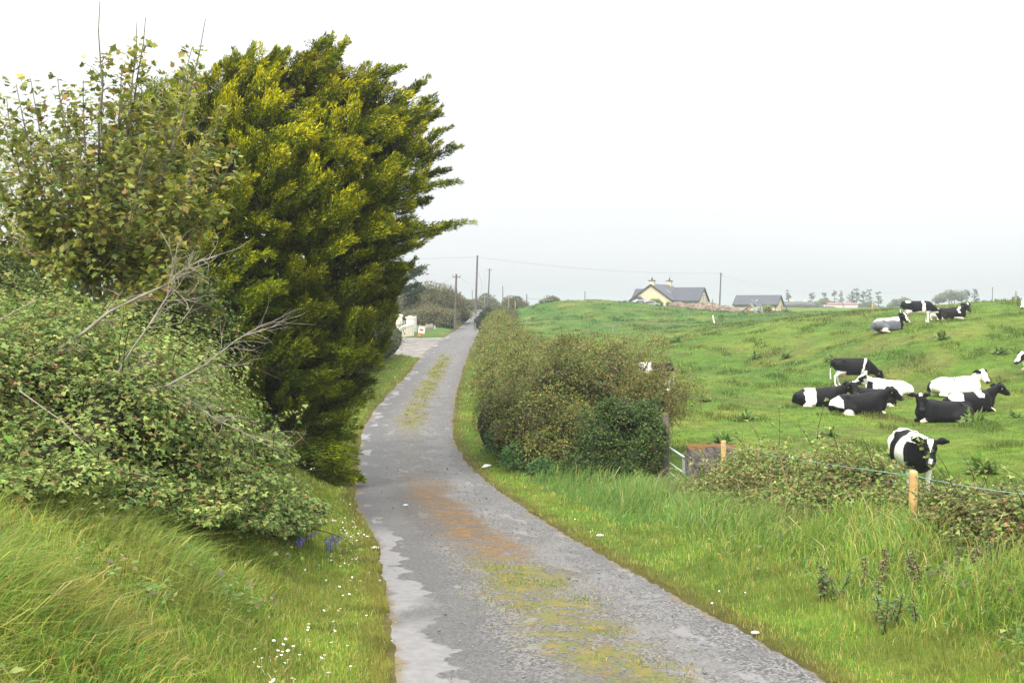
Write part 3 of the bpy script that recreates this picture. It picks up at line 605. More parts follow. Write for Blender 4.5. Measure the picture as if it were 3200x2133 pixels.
hb += [bl(1760, 1230, 27.5, 1.15, 1.2, 1.25), bl(1880, 1230, 28, 1.15, 1.1, 1.2), bl(1990, 1240, 27.5, .8, .9, .75), bl(1680, 1340, 26.3, .85, .9, 1.0), bl(1800, 1380, 25.6, .8, .8, .95), bl(1890, 1160, 30, 1.1, 1.1, .9), bl(1760, 1140, 32, 1.0, 1.2, .9), bl(1545, 1320, 28.6, .62, 1.0, .95), bl(1610, 1370, 27, .66, .9, .85), bl(1690, 1420, 25.6, .62, .7, .72), bl(1775, 1450, 24.8, .6, .6, .62), bl(1640, 1300, 27.6, .9, .9, .9)]
def olive_hue(P): return 1 + 0 * P[:, 0]
bush('roadside_hedge', hb, 380000, .060, .6, OL + [(.075, .14, .03)], [6, 4.6, 5, 2.2, .9, 2.4, 4.5], 'long olive brown hedge running up the right side of the road', 'hedge', nst=260, stl=.8, strad=.010, stmat=M_DEAD if False else plain('pale_hedge_twigs', (.24, .19, .12), .85, .1, 6, .3), corek=.72, shell=.42, lump=.4, spread=.75, shoots=120, lref=28, up=1.0, huef=lambda P: .62 + .76 * n3(P, 2.3, 9))
# wind-swept hawthorn rising out of the near end of the hedge
def windswept(px, py, d, trunk, tips, n, label, L=.055):
    base = at(px, py, d); base.z = gz1(base.x, base.y); t = thing('hawthorn_bush', base, label, 'bush'); m = MB(); lv = Leaves()
    pts_all = []
    for (tx, ty, dd) in tips:
        e = at(tx, ty, d + dd); a = Vector(base) + Vector((random.uniform(-.2, .2), random.uniform(-.2, .2), 0)); pts = []
        for k in range(9):
            f = k / 8; p = a.lerp(e, f); p.z += .35 * math.sin(f * math.pi) * (1 if e.z > a.z else 0); p += Vector(rng.normal(size=3)) * .05; pts.append(p)
        m.tube(pts, [.05 * (1 - .85 * k / 8) for k in range(9)], 5, False); pts_all += [(p, (e - a).normalized()) for p in pts[3:]]
    P = []; Dv = []
    for p, v in pts_all:
        for k in range(5):
            q = p + Vector(rng.normal(size=3) * np.array([.35, .35, .2])); dvec = (v + Vector(rng.normal(size=3)) * .6).normalized(); l = random.uniform(.25, .6)
            m.tube([q - dvec * l * .6, q, q + dvec * l * .4], [.008, .007, .003], 3, False)
            for s in np.linspace(-.4, .5, 9): P.append(q + dvec * l * s); Dv.append(dvec)
    P = np.array(P); Dv = np.array(Dv); i = rng.choice(len(P), n); Pn = P[i] + rng.normal(size=(n, 3)) * .085
    leaf_mass(lv, Pn, unit(Dv[i] * .4 + np.array([0, 0, .5])), L, .55, OL, [4.5, 5, 3.5, 3, 2.2, 2.2], .3, .9); lv.build('leaves', M_LEAF, t); m.build('branches', plain('hawthorn_bark', (.20, .16, .11), .9, .1, 6, .3), t)
windswept(1900, 1400, 30.5, None, [(1780, 1085, 0), (1850, 1050, .4), (1900, 1075, -.3), (1960, 1045, .6), (2030, 1050, 0), (2080, 1062, -.4), (1990, 1085, -.8), (1830, 1100, -.8), (2000, 1130, 0), (1900, 1120, .9)], 9000, 'windswept hawthorn sticking up above the hedge in front of a standing cow')
windswept(1960, 1420, 27.5, None, [(2110, 1180, 0), (2140, 1205, .5), (2160, 1225, -.4), (2075, 1160, .4), (2020, 1165, -.6), (2100, 1240, .8), (2130, 1260, 0), (2040, 1215, -1), (1960, 1190, -.6), (2070, 1285, -.5), (1990, 1255, -1.2), (2050, 1330, -.6)], 15000, 'brown twiggy hawthorn leaning out over the field at the end of the hedge')
bush('ivy_bush', [bl(1900, 1420, 24.2, .85, .9, .95), bl(1990, 1350, 24.6, .55, .6, .65), bl(1840, 1470, 24.0, .55, .7, .50), bl(1960, 1470, 23.6, .60, .6, .55), bl(2040, 1300, 25.0, .26, .3, .45), bl(2020, 1430, 24.0, .4, .4, .6), bl(2022, 1420, 22.3, .27, .35, .75), bl(1990, 1490, 22.3, .38, .35, .42), bl(2035, 1305, 22.5, .24, .35, .22), bl(1930, 1300, 24, .5, .5, .4), bl(2052, 1410, 22.1, .20, .25, .72)],
     52000, .055, .75, IVY + OL[:2], [5, 5, 2.2, 3.5, .8, .6], 'glossy dark green ivy bush smothering the end of the hedge beside the gate', 'bush', nst=20, stl=.5, strad=.006, corek=.7, shell=.5, lump=.55, sub=8, shoots=60)
bush('fern_clump', [bl(1545, 1400, 27.0, .30, .4, .45), bl(1610, 1440, 25.5, .35, .4, .4), bl(1700, 1470, 24.5, .4, .4, .3)], 4200, .11, .30, [(.05, .12, .03), (.07, .14, .04), (.10, .15, .05)], [4, 4, 2], 'bushy green weeds at the foot of the roadside hedge', 'plant', corek=0, shell=.8, spread=1.0)
# ivy bank on the left beyond the cypress, and the hedges beyond the junction
hl = hedge_blobs(40, 68, 2.1, lambda d: 1.15, lambda d: np.interp(d, [40, 55, 72], [2.6, 2.4, 1.9]), lambda d: 1.6, 8, -1)
bush('ivy_hedge', hl, 26000, .10, .62, [(.055, .090, .035), (.085, .115, .045), (.040, .065, .028), (.12, .12, .05)], [4, 4, 3, 2], 'dark ivy covered hedge bank on the left between the cypress and the side lane', 'hedge', corek=.8, shell=.4, lump=.3)
def far_hedge(pts, n, L, cols, wts, label, name='hedge', cat='hedge', corek=.78, lump=.32): return bush(name, [bl(*p) for p in pts], n, L, .6, cols, wts, label, cat, corek=corek, shell=.45, lump=lump, spread=.9)
OLD = [(.115, .112, .042), (.150, .138, .052), (.085, .092, .036), (.185, .135, .052), (.11, .15, .045)]
far_hedge([(1260, 985, 128, 3, 4, 2.4), (1310, 965, 128, 2.6, 4, 2.6), (1350, 955, 129, 2.4, 4, 2.9), (1390, 955, 130, 2.2, 4, 2.7), (1425, 968, 133, 1.7, 4, 2.0), (1350, 995, 119, 2.6, 3, 1.7), (1395, 1005, 118, 1.6, 3, 1.5), (1300, 1005, 121, 2.4, 3, 1.5), (1220, 975, 128, 4, 4, 2.4), (1452, 985, 138, 1.0, 3, 1.1)], 40000, .20, OLD, [4, 4, 3, 3, 2], 'tall brown green hedge mound on the far left side beyond the white gateway')
far_hedge([(1455, 958, 200, 2.5, 4, 1.3), (1480, 958, 225, 2.5, 4, 1.4), (1500, 955, 240, 2.4, 3, 1.6), (1520, 950, 240, 2.6, 3, 2.2), (1538, 956, 240, 2, 3, 1.5)], 7000, .34, [(.09, .11, .035), (.12, .13, .04), (.06, .08, .03), (.16, .13, .06)], [4, 3, 3, 2], 'light green scrub behind the crest of the road between the leaning poles', 'scrub', 'bush')
far_hedge([(1580, 968, 150, 1.8, 3, 1.2), (1600, 955, 152, 1.8, 3, 1.4), (1622, 958, 150, 1.7, 3, 1.0), (1560, 975, 146, 1.4, 3, .9), (1640, 972, 140, 1.0, 2, .8), (1588, 985, 125, 1.4, 3, .9), (1560, 990, 118, 1.2, 3, .8)], 12000, .18, [(.09, .105, .04), (.12, .115, .045), (.06, .075, .03), (.15, .12, .06)], [4, 4, 3, 2], 'scrubby bushes on the rise at the far end of the right hedge', 'scrub', 'bush')
# small dark tree and bush standing out of the far end of the right hedge
bush('small_tree', [bl(1513, 1000, 96, .55, .5, .8), bl(1505, 1015, 95, .75, .6, .9), bl(1522, 978, 97, .55, .5, .55), bl(1517, 985, 97, .4, .4, .5)], 2200, .14, .6, [(.035, .060, .025), (.05, .075, .03)], [3, 2], 'small dark ivy covered tree at the far end of the right hedge by the road', 'tree', nst=12, stl=1.2, strad=.03, corek=.7)

def bank_weeds(side, label):
    x, d = sample_view(26000, 3.8, 22, -300 if side < 0 else 1400, 1300 if side < 0 else 3450, .9); out = (xl(d) - x) if side < 0 else (x - xr(d)); k = (out > (.9 if side < 0 else 1.0)) & (out < 4.3) & (fbm(x * 1.5, d * 1.5, 97 + side) > .57); x, d = x[k], d[k]; n = len(x); lv = Leaves()
    P = np.stack([x, d, gz(x, d) + rng.uniform(.02, .30, n)], 1); D = unit(rng.normal(size=(n, 3)) * np.array([1, 1, .25]) + np.array([0, 0, .1])); Nn = unit(rng.normal(size=(n, 3)) * .5 + np.array([0, -.2, 1.2])); l = rng.uniform(.025, .075, n); lv.add(*kites(P, D, Nn, l, l * rng.uniform(.4, .75, n), pal(n, [(.09, .16, .035), (.14, .20, .05), (.20, .24, .07), (.20, .15, .06), (.16, .12, .10)], [4, 5, 3, 1.2, 1]), .2))
    o = lv.build('ground_cover', M_LEAF, None); tag(o, label, 'weeds', None, 'stuff')
bank_weeds(-1, 'low broad leaved weeds mixed into the long grass of the left bank'); bank_weeds(1, 'low broad leaved weeds mixed into the grass of the right bank')
def gravel():
    n = 9000; d = 5.2 * (26 / 5.2) ** rng.uniform(0, 1, n); wdt = xr(d) - xl(d); m_ = rng.uniform(size=n); f = np.where(m_ < .35, rng.normal(.985, .018, n), np.where(m_ < .55, rng.normal(.008, .014, n), rng.normal(.55, .16, n))); x = xl(d) + f * wdt; s = rng.gamma(2.0, .0032, n).clip(.003, .018) * (d / 8) ** .4; P = np.stack([x, d, zr(d) + .035 - .05 * (np.abs(f - .5) * 2) ** 4 + s * .2], 1)
    O = np.array([[1, 0, 0], [0, 1, 0], [-1, 0, 0], [0, -1, 0], [0, 0, .7], [0, 0, -.5]]); V = P[:, None] + O[None] * s[:, None, None] * rng.uniform(.6, 1.3, (n, 6, 1)) + rng.normal(size=(n, 6, 3)) * s[:, None, None] * .15; b = np.arange(n)[:, None] * 6
    T = np.concatenate([b + np.array([[i, (i + 1) % 4, 4]]) for i in range(4)] + [b + np.array([[(i + 1) % 4, i, 5]]) for i in range(4)]); c = np.repeat(pal(n, [(.17, .165, .16), (.24, .23, .22), (.12, .117, .112), (.19, .16, .12)], [4, 2, 3, 1]), 6, 0); o = link('gravel', np_mesh('gravel', V.reshape(-1, 3), [T], c), M_STONES); tag(o, 'loose grey chippings along the edges and crown of the road', 'gravel', None, 'stuff')
M_STONES = leafy('chippings', 0.0, .85, .2, .1, 60.0)
gravel()

# ------------------------------------------------------------------ golden cypress
def cypress():
    D0 = 23.0
    outline = np.array([(470, 260), (560, 215), (640, 235), (720, 160), (800, 150), (905, 170), (950, 175), (1000, 120), (1090, 130), (1085, 190), (1180, 210), (1205, 265), (1295, 288), (1350, 340), (1325, 410), (1385, 460), (1325, 505), (1375, 556), (1310, 605), (1280, 665), (1310, 705),
        (1275, 790), (1285, 850), (1250, 905), (1240, 990), (1215, 1060), (1190, 1130), (1160, 1230), (1120, 1330), (1110, 1420), (1128, 1490), (1060, 1515), (960, 1480), (840, 1400), (720, 1290), (600, 1150), (450, 980), (330, 820), (300, 600), (330, 420)], float)
    a, b = outline, np.roll(outline, -1, 0)
    def inside_dist(p):
        c = np.zeros(len(p), bool); dmin = np.full(len(p), 1e9)
        for (x0, y0), (x1, y1) in zip(a, b):
            cr = ((y0 > p[:, 1]) != (y1 > p[:, 1])) & (p[:, 0] < (x1 - x0) * (p[:, 1] - y0) / (y1 - y0 + 1e-9) + x0); c ^= cr
            t = np.clip(((p[:, 0] - x0) * (x1 - x0) + (p[:, 1] - y0) * (y1 - y0)) / ((x1 - x0) ** 2 + (y1 - y0) ** 2), 0, 1)
            dmin = np.minimum(dmin, np.hypot(p[:, 0] - x0 - t * (x1 - x0), p[:, 1] - y0 - t * (y1 - y0)))
        return c, dmin
    base = Vector((at(900, 1000, D0).x, D0, 0)); base.z = gz1(base.x, D0); t = thing('golden_cypress', base, 'huge windswept golden cypress towering over the left side of the road', 'tree')
    rnd = random.Random(5); starts = []
    def sample(n, back=False):
        p = np.stack([rng.uniform(300, 1450, n), rng.uniform(115, 1520, n)], 1); c, dm = inside_dist(p); p, dm = p[c], dm[c]
        R = 2.7 * np.sqrt(1 - (1 - np.clip(dm / 400, 0, 1)) ** 2) * np.interp(p[:, 1], [100, 500, 1300, 1520], [.75, 1, .85, .6]); R = R * (.86 + .28 * fbm(p[:, 0] / 130, p[:, 1] / 130, 7))
        Dd = D0 + np.where(back, R, -R); return p, dm, Dd, R
    cen = at(860, 800, D0); V = []; Q = []; C = []; nv = 0; lv = Leaves(); tw = MB()
    def plume(p0, ax, ln, rad, tone, cnt, gold, bare=.0):
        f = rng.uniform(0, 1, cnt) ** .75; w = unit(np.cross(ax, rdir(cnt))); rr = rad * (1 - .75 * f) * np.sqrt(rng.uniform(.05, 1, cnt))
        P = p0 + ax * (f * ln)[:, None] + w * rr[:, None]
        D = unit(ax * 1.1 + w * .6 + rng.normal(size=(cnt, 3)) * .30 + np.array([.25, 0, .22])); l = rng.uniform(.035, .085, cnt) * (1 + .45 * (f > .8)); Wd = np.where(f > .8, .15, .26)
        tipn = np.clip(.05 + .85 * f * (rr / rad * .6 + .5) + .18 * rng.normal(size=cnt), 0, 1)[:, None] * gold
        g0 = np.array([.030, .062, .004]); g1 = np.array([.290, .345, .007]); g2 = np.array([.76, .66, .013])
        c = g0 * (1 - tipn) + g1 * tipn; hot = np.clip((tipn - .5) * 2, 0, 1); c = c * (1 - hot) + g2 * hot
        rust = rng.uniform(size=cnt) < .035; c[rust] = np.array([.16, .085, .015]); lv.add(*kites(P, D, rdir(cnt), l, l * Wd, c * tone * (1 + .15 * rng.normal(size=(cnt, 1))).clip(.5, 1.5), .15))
    bo, bdm, _, _ = sample(900); sel = []
    for q in bo:
        if all((q[0] - s_[0]) ** 2 + (1.35 * (q[1] - s_[1])) ** 2 > 118 ** 2 for s_ in sel): sel.append(q)
    sel = np.array(sel)
    for back, n in ((False, 3100), (True, 620)):
        p, dm, Dd, R = sample(n, back)
        for (px, py), m_, d, r in zip(p, dm, Dd, R):
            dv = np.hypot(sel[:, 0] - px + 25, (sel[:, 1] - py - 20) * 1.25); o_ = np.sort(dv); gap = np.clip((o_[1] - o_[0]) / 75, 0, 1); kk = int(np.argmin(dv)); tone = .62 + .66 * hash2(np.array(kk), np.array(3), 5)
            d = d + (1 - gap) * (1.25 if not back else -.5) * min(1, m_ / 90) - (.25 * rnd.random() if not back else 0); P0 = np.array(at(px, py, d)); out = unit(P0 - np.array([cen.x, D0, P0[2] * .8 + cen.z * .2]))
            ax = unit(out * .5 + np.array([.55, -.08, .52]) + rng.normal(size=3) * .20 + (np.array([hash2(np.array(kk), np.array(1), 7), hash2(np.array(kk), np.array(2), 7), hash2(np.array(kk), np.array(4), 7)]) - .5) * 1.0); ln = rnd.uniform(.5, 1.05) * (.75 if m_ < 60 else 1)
            gold = np.clip(.38 + .66 * gap + .45 * hash2(np.array(kk), np.array(9), 2) + .12 * rng.normal(), .22, 1.2) * np.interp(py, [100, 500, 900, 1500], [1.2, 1.0, .74, .60])  # tip gold plus painted shade: duller between boughs and down the crown
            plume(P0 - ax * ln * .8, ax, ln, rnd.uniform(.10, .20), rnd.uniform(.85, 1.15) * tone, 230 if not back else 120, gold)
    # long wind-blown leaders along the crest and the right-hand side
    leaders = [((1000, 240), (1085, 128)), ((1010, 250), (1035, 110)), ((890, 260), (960, 165)), ((1100, 300), (1190, 205)), ((1130, 330), (1210, 250)), ((1230, 390), (1365, 320)), ((1250, 430), (1350, 290)), ((1290, 520), (1440, 455)), ((1290, 480), (1395, 395)), ((1270, 600), (1425, 565)), ((1280, 570), (1400, 530)), ((1230, 720), (1465, 700)), ((1250, 740), (1420, 705)), ((1210, 800), (1330, 760)), ((1190, 870), (1300, 820)), ((720, 230), (800, 150)), ((640, 270), (700, 190)), ((1180, 900), (1270, 850)), ((790, 240), (860, 165)), ((1170, 1000), (1240, 960)), ((1060, 1470), (1135, 1495)), ((1240, 330), (1330, 245)), ((1280, 400), (1385, 345)), ((1260, 650), (1345, 625)), ((1215, 760), (1375, 728)), ((1150, 250), (1255, 215)), ((950, 220), (1010, 135)), ((850, 230), (905, 150)), ((1200, 950), (1265, 880)), ((1150, 1120), (1215, 1075)), ((1020, 1440), (1100, 1500))]
    for (s, e) in leaders:
        d = D0 + rnd.uniform(-1.2, .4); p0 = np.array(at(*s, d)); p1 = np.array(at(*e, d + rnd.uniform(-.3, .3))); v = p1 - p0; ln = np.linalg.norm(v); ax = v / ln
        tw.tube([p0, p0 + v * .5, p1 - v * .05], [.025, .016, .006], 4, False)
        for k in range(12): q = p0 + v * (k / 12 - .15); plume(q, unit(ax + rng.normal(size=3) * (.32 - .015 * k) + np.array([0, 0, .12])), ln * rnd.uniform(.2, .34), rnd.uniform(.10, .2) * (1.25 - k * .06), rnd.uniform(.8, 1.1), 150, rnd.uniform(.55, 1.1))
    lv.build('foliage', M_CYP, t)
    # brown twig filler, wide cards added inside to keep gaps dark; trunk and limbs
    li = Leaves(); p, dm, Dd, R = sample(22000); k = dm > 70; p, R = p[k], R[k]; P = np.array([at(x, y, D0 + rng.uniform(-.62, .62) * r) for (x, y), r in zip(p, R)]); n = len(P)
    li.add(*kites(P, unit(rdir(n) + np.array([.3, 0, .4])), rdir(n), rng.uniform(.25, .5, n), rng.uniform(.10, .24, n), pal(n, [(.035, .026, .014), (.055, .038, .02), (.025, .030, .010)], [3, 2, 2]))); li.build('inner_twig_fill', M_LEAF, t)
    m = MB(); 
    for (px, py), w in (((880, 250), .2), ((1050, 350), .16), ((760, 420), .16), ((1180, 560), .12), ((1000, 760), .14), ((640, 600), .13)):
        e = at(px, py, D0 + rnd.uniform(-.6, .6)); a0 = base.copy(); m.tube([a0, a0.lerp(e, .3) + Vector((.1, 0, .4)), a0.lerp(e, .65) + Vector((-.1, .1, .2)), e], [w * 1.3, w, w * .6, .03], 7)
    m.build('trunk', M_BARK, t); tw.build('leader_twigs', M_TWIG, t)['kind'] = 'stuff'
cypress()
# ------------------------------------------------------------------ sycamore on the left bank
def lobed(P, D, Nn, L, col):
    """five-lobed leaves"""
    S = unit(np.cross(D, Nn)); n = len(P); prof = [(0, 0), (.10, .34), (.32, .30), (.36, .56), (.58, .24), (1.0, 0.0), (.58, -.24), (.36, -.56), (.32, -.30), (.10, -.34)]
    up = unit(np.cross(S, D)); dr = rng.uniform(.05, .35, n)[:, None]
    V = np.stack([P + D * (a * L)[:, None] + S * (b * L)[:, None] - up * (dr * (abs(b) + a * a * .6) * L[:, None]) for a, b in prof] + [P + D * (.4 * L)[:, None]], 1).reshape(-1, 3)
    b = np.arange(n)[:, None] * 11; T = np.concatenate([b + np.array([[10, k, (k + 1) % 10]]) for k in range(10)]); e = rng.uniform(size=n) < .45
    C = np.repeat(col, 11, 0).reshape(n, 11, 3); brown = np.array([.27, .17, .065]); m = (rng.uniform(size=(n, 11, 1)) < .28) & e[:, None, None]; m[:, 10] = False; C = np.where(m, brown, C)
    return V, T, C.reshape(-1, 3)
def sycamore():
    D0 = 14.5; base = at(300, 990, D0); base.z = gz1(base.x, D0); t = thing('sycamore_tree', base, 'young multi-stemmed sycamore with browning leaves and bare top shoots', 'tree'); m = MB(); V = []; T = []; C = []; nv = 0
    root = at(310, 960, D0)
    tips = [((312, 5), 0, .95, 0), ((425, 70), .2, .9, 1), ((455, 55), .5, .85, 1), ((642, 60), -.2, .92, 1), ((600, 150), .3, 1, 1), ((50, 262), -.3, 1, 1), ((95, 245), .3, 1, 1), ((180, 245), .2, 1, 1), ((260, 250), -.4, 1, 1), ((320, 190), .3, 1, 1), ((380, 210), -.3, 1, 1),
            ((520, 225), .1, 1, 1), ((740, 470), -.5, 1, 1), ((690, 330), .2, 1, 1), ((640, 420), -.6, 1, 1), ((10, 380), -.6, 1, 1), ((-60, 480), 0, 1, 1), ((20, 560), -.8, 1, 1), ((-40, 650), .4, 1, 1), ((90, 700), -.7, 1, 1), ((560, 300), .6, 1, 1), ((480, 330), -.5, 1, 1),
            ((140, 420), -.8, 1, 1), ((250, 470), -.9, 1, 1), ((370, 420), -.8, 1, 1), ((600, 560), -.7, 1, 1), ((660, 640), -.4, 1, 1), ((560, 760), -.8, 1, 1), ((150, 820), -.9, 1, 1), ((430, 600), -1.0, 1, 1), ((300, 620), -1.1, 1, 1), ((620, 860), -.3, 1, 1), ((500, 880), -.9, 1, 1), ((210, 330), .7, 1, 1), ((440, 250), .5, 1, 1), ((20, 300), .6, 1, 1)]
    hub = [at(300, 850, D0), at(330, 830, D0 + .2), at(270, 880, D0 - .2)]
    m.tube([base - Vector((0, 0, .2)), at(305, 930, D0), hub[0]], [.085, .07, .055], 7); m.tube([base + Vector((.12, .1, -.2)), at(335, 920, D0 + .2), hub[1]], [.07, .055, .045], 7); m.tube([base + Vector((-.15, -.1, -.2)), at(272, 950, D0 - .2), hub[2]], [.06, .05, .04], 7)
    LP = []; LD = []
    for i, ((px, py), dd, f0, leafy_) in enumerate(tips):
        h = hub[i % 3]; e = at(px, py, D0 + dd * 1.3); side = e - h; pts = []
        for k in range(11):
            f = k / 10; p = h.lerp(e, f); p += Vector((side.x, side.y, 0)) * (.10 * math.sin(f * math.pi)) - Vector((0, 0, 1)) * (.10 * side.length * math.sin(f * math.pi) * (.3 if abs(side.x) < .8 else 1)); p += Vector(rng.normal(size=3)) * .018 * (0 if k in (0, 10) else 1); pts.append(p)
        L = side.length; r0 = .016 + .011 * L / 3; m.tube(pts, [r0 * (1 - .88 * k / 10) + .0025 for k in range(11)], 5, False)
        for k in range(2, 11):
            v = (pts[k] - pts[k - 1]).normalized(); nl = 0
            for q in range(int(15 if k > 4 else 10) + (8 if i == 1 and k > 8 else 0)):
                if not leafy_ and (k > 8 or (k > 5 and q > 2)): continue
                if leafy_ and f0 < .95 and k == 10: continue
                p = pts[k - 1].lerp(pts[k], random.random()); a = Vector(rng.normal(size=3)); a = (a - v * a.dot(v)).normalized(); out = (a * 1.0 + v * .5 + Vector((.15, 0, .1))).normalized(); pl = random.uniform(.05, .13)
                if q < 4 and 2 < k < 10: # a side twig with its own leaves
                    tl = random.uniform(.2, .5) * (1 - .05 * k); q1 = p + out * tl; m.tube([p, p.lerp(q1, .5) + Vector((0, 0, .03)), q1], [.006, .005, .003], 4, False)
                    for w in range(6): LP.append(p.lerp(q1, .35 + .65 * random.random()) + Vector(rng.normal(size=3)) * .06); LD.append(out + Vector(rng.normal(size=3)) * .7)
                else: LP.append(p + out * pl); LD.append(out)
    LP = np.array(LP); n = len(LP); D = unit(np.array(LD) + np.array([.12, -.05, -.28]) + .2 * rng.normal(size=(n, 3))); Nn = unit(np.array([0, -.25, 1.0]) + .55 * rng.normal(size=(n, 3)))
    V, T, C = lobed(LP, D, Nn, rng.uniform(.07, .13, n), pal(n, [(.170, .210, .030), (.230, .250, .038), (.110, .150, .032), (.31, .30, .05), (.32, .20, .055)], [4, 4.5, 3.4, 2.0, .7], .15))
    link('crown', np_mesh('crown', V, [T], C), M_LEAF, t); m.build('stems', plain('sycamore_bark', (.21, .19, .14), .85, .1, 8, .4), t)
sycamore()
def loose_tree(name, label, base_px, D0, blobs, n, L, cols, wts, limbs, W=.6, trunk_r=.1):
    base = at(*base_px, D0); base.z = gz1(base.x, D0); t = thing(name, base, label, 'tree'); lv = Leaves(); P, nr = blob_points(sub_blobs(blobs, 4), n, shell=.95, deep=.2, lump=.4, bottom=-.9)
    leaf_mass(lv, P, nr, L, W, cols, wts, .5, .9, False, .18, .8 + .4 * n3(P, .9, 3)); lv.build('crown', M_LEAF, t); m = MB()
    for (px, py, dd) in limbs: e = at(px, py, D0 + dd); m.tube([base - Vector((0, 0, .2)), base.lerp(e, .4) + Vector((.1, 0, .2)), e], [trunk_r, trunk_r * .6, trunk_r * .15], 6)
    m.build('trunk', M_BARK, t); return t
loose_tree('pale_tree', 'pale yellow green tree glimpsed behind the sycamore at the left edge', (60, 800), 30, [bl(-20, 430, 30, 1.0, 1.2, 1.2), bl(90, 540, 30, 1.2, 1.2, 1.2), bl(230, 600, 30.5, 1.0, 1.1, 1.1), bl(20, 650, 30, 1.2, 1.2, 1.0), bl(160, 480, 31, .8, 1, .8)], 3600, .10, [(.25, .30, .08), (.33, .36, .10), (.18, .24, .06)], [3, 3, 2], [(-20, 430, 0), (90, 500, 0), (230, 560, .3), (150, 640, -.3)])
bush('golden_conifer_shrub', [bl(130, 770, 20, .55, .6, .8), bl(200, 840, 20.4, .6, .6, .7), bl(60, 830, 20, .5, .6, .5)], 9000, .09, .25, [(.40, .36, .02), (.28, .28, .02), (.12, .15, .02)], [3, 3, 2], 'small golden yellow conifer behind the lower stems of the sycamore', 'shrub', corek=.6, shell=.5)
bush('scrub_bush', [bl(-60, 900, 17, 1.1, 1.0, .9), bl(60, 920, 17, .7, .8, .6), bl(180, 930, 16.4, .6, .8, .5), bl(430, 960, 17, 1.0, 1.0, .8), bl(560, 1010, 16.5, .9, 1.0, .9)], 12000, .07, .6, OL[:3] + IVY, [2, 2, 2, 3, 3, 3, 2], 'dull green scrub filling the bank between the sycamore and the brambles', 'bush', corek=.6, shell=.6, lump=.4)

# bleached dead branches lying over the brambles
def dead_branch(pts, d, r0, tw, label, seed):
    r0 *= .8
    r_ = random.Random(seed); P3 = [at(x, y, d + dz) for x, y, dz in pts]; t = thing('dead_branch', P3[0], label, 'branch', 'bare dead branches over the brambles'); m = MB(); n = len(P3)
    m.tube(P3, [r0 * (1 - .8 * k / (n - 1)) for k in range(n)], 6); mt = MB(); 
    def twig(p, v, L, r, lev):
        q = [p]
        for k in range(5): v = (v + Vector((r_.gauss(0, .2), r_.gauss(0, .2), r_.gauss(0, .17)))).normalized(); q.append(q[-1] + v * L / 5)
        mt.tube(q, [r, r * .85, r * .7, r * .55, r * .4, r * .25], 4, False)
        if lev:
            for k in (1, 2, 3, 4):
                if r_.random() < .7: twig(q[k], (v + Vector((r_.gauss(.2, .55), r_.gauss(0, .55), r_.gauss(0, .55)))).normalized(), L * r_.uniform(.35, .7), r * .6, lev - 1)
    for k in range(1, n):
        v = (P3[k] - P3[k - 1]).normalized()
        for q in range(tw): twig(P3[k - 1].lerp(P3[k], r_.random()), (v + Vector((r_.gauss(.35, .3), r_.gauss(0, .5), r_.gauss(-.05, .35)))).normalized(), r_.uniform(.22, .6), r0 * .24, 2 if q == 0 else 1)
    m.build('limb', M_DEAD, t); mt.build('twigs', M_DEAD, t); return t
dead_branch([(170, 1100, .1), (260, 1040, 0), (340, 975, 0), (440, 925, -.1), (520, 890, -.1), (560, 850, -.1), (640, 805, -.1)], 9.6, .024, 3, 'long bleached dead branch rising to the right out of the brambles', 1)
dead_branch([(300, 1230, .1), (360, 1180, 0), (420, 1080, -.1), (470, 1010, -.1), (520, 930, 0), (545, 880, 0)], 9.4, .020, 3, 'forked bare branch leaning up from the middle of the brambles', 2)
dead_branch([(280, 1245, .2), (340, 1250, 0), (440, 1220, -.1), (520, 1205, -.1), (640, 1140, 0), (740, 1060, .1), (800, 1030, .2)], 9.6, .018, 4, 'grey dead branch spreading fine twigs toward the cypress', 3)
dead_branch([(520, 1205, .0), (600, 1255, 0), (660, 1300, 0), (740, 1340, .1), (800, 1370, .2)], 9.7, .014, 4, 'drooping dead branch with dark twigs over the lower brambles', 4)
dead_branch([(0, 1000, 0), (60, 965, 0), (140, 925, .1)], 9.0, .010, 0, 'short bare stick poking out at the left edge of the brambles', 5)
dead_branch([(60, 1220, 0), (200, 1320, 0), (300, 1420, 0), (380, 1470, .1), (460, 1485, .2)], 8.2, .008, 1, 'dark arching bramble cane crossing the grass below the brambles', 6)

# ------------------------------------------------------------------ small plants
def dock(px, py, d, s, label, group, cols=[(.075, .150, .022), (.115, .185, .030), (.16, .205, .045)]):
    p = at(px, py, d); p.z = gz1(p.x, p.y); t = thing('dock_plant', p, label, 'plant', group); n = int(30); lv = Leaves(); D = unit(rng.normal(size=(n, 3)) * np.array([1, 1, .3]) + np.array([0, 0, .75])); Nn = unit(np.cross(D, np.cross(np.array([0, 0, 1.0]), D)) * -1)
    P = np.array(p) + rng.normal(size=(n, 3)) * .09 * s * np.array([1, 1, .2]); lv.add(*kites(P, D, Nn, rng.uniform(.22, .42, n) * s, rng.uniform(.09, .15, n) * s, pal(n, cols, [3, 3, 2]))); P2 = P + D * .2 * s; lv.add(*kites(P2, unit(D + np.array([0, 0, -.6])), Nn, rng.uniform(.18, .3, n) * s, rng.uniform(.09, .14, n) * s, pal(n, cols, [3, 3, 2])))
    lv.build('leaves', M_LEAF, t); return t
DG = 'broad leaved docks in the pasture'
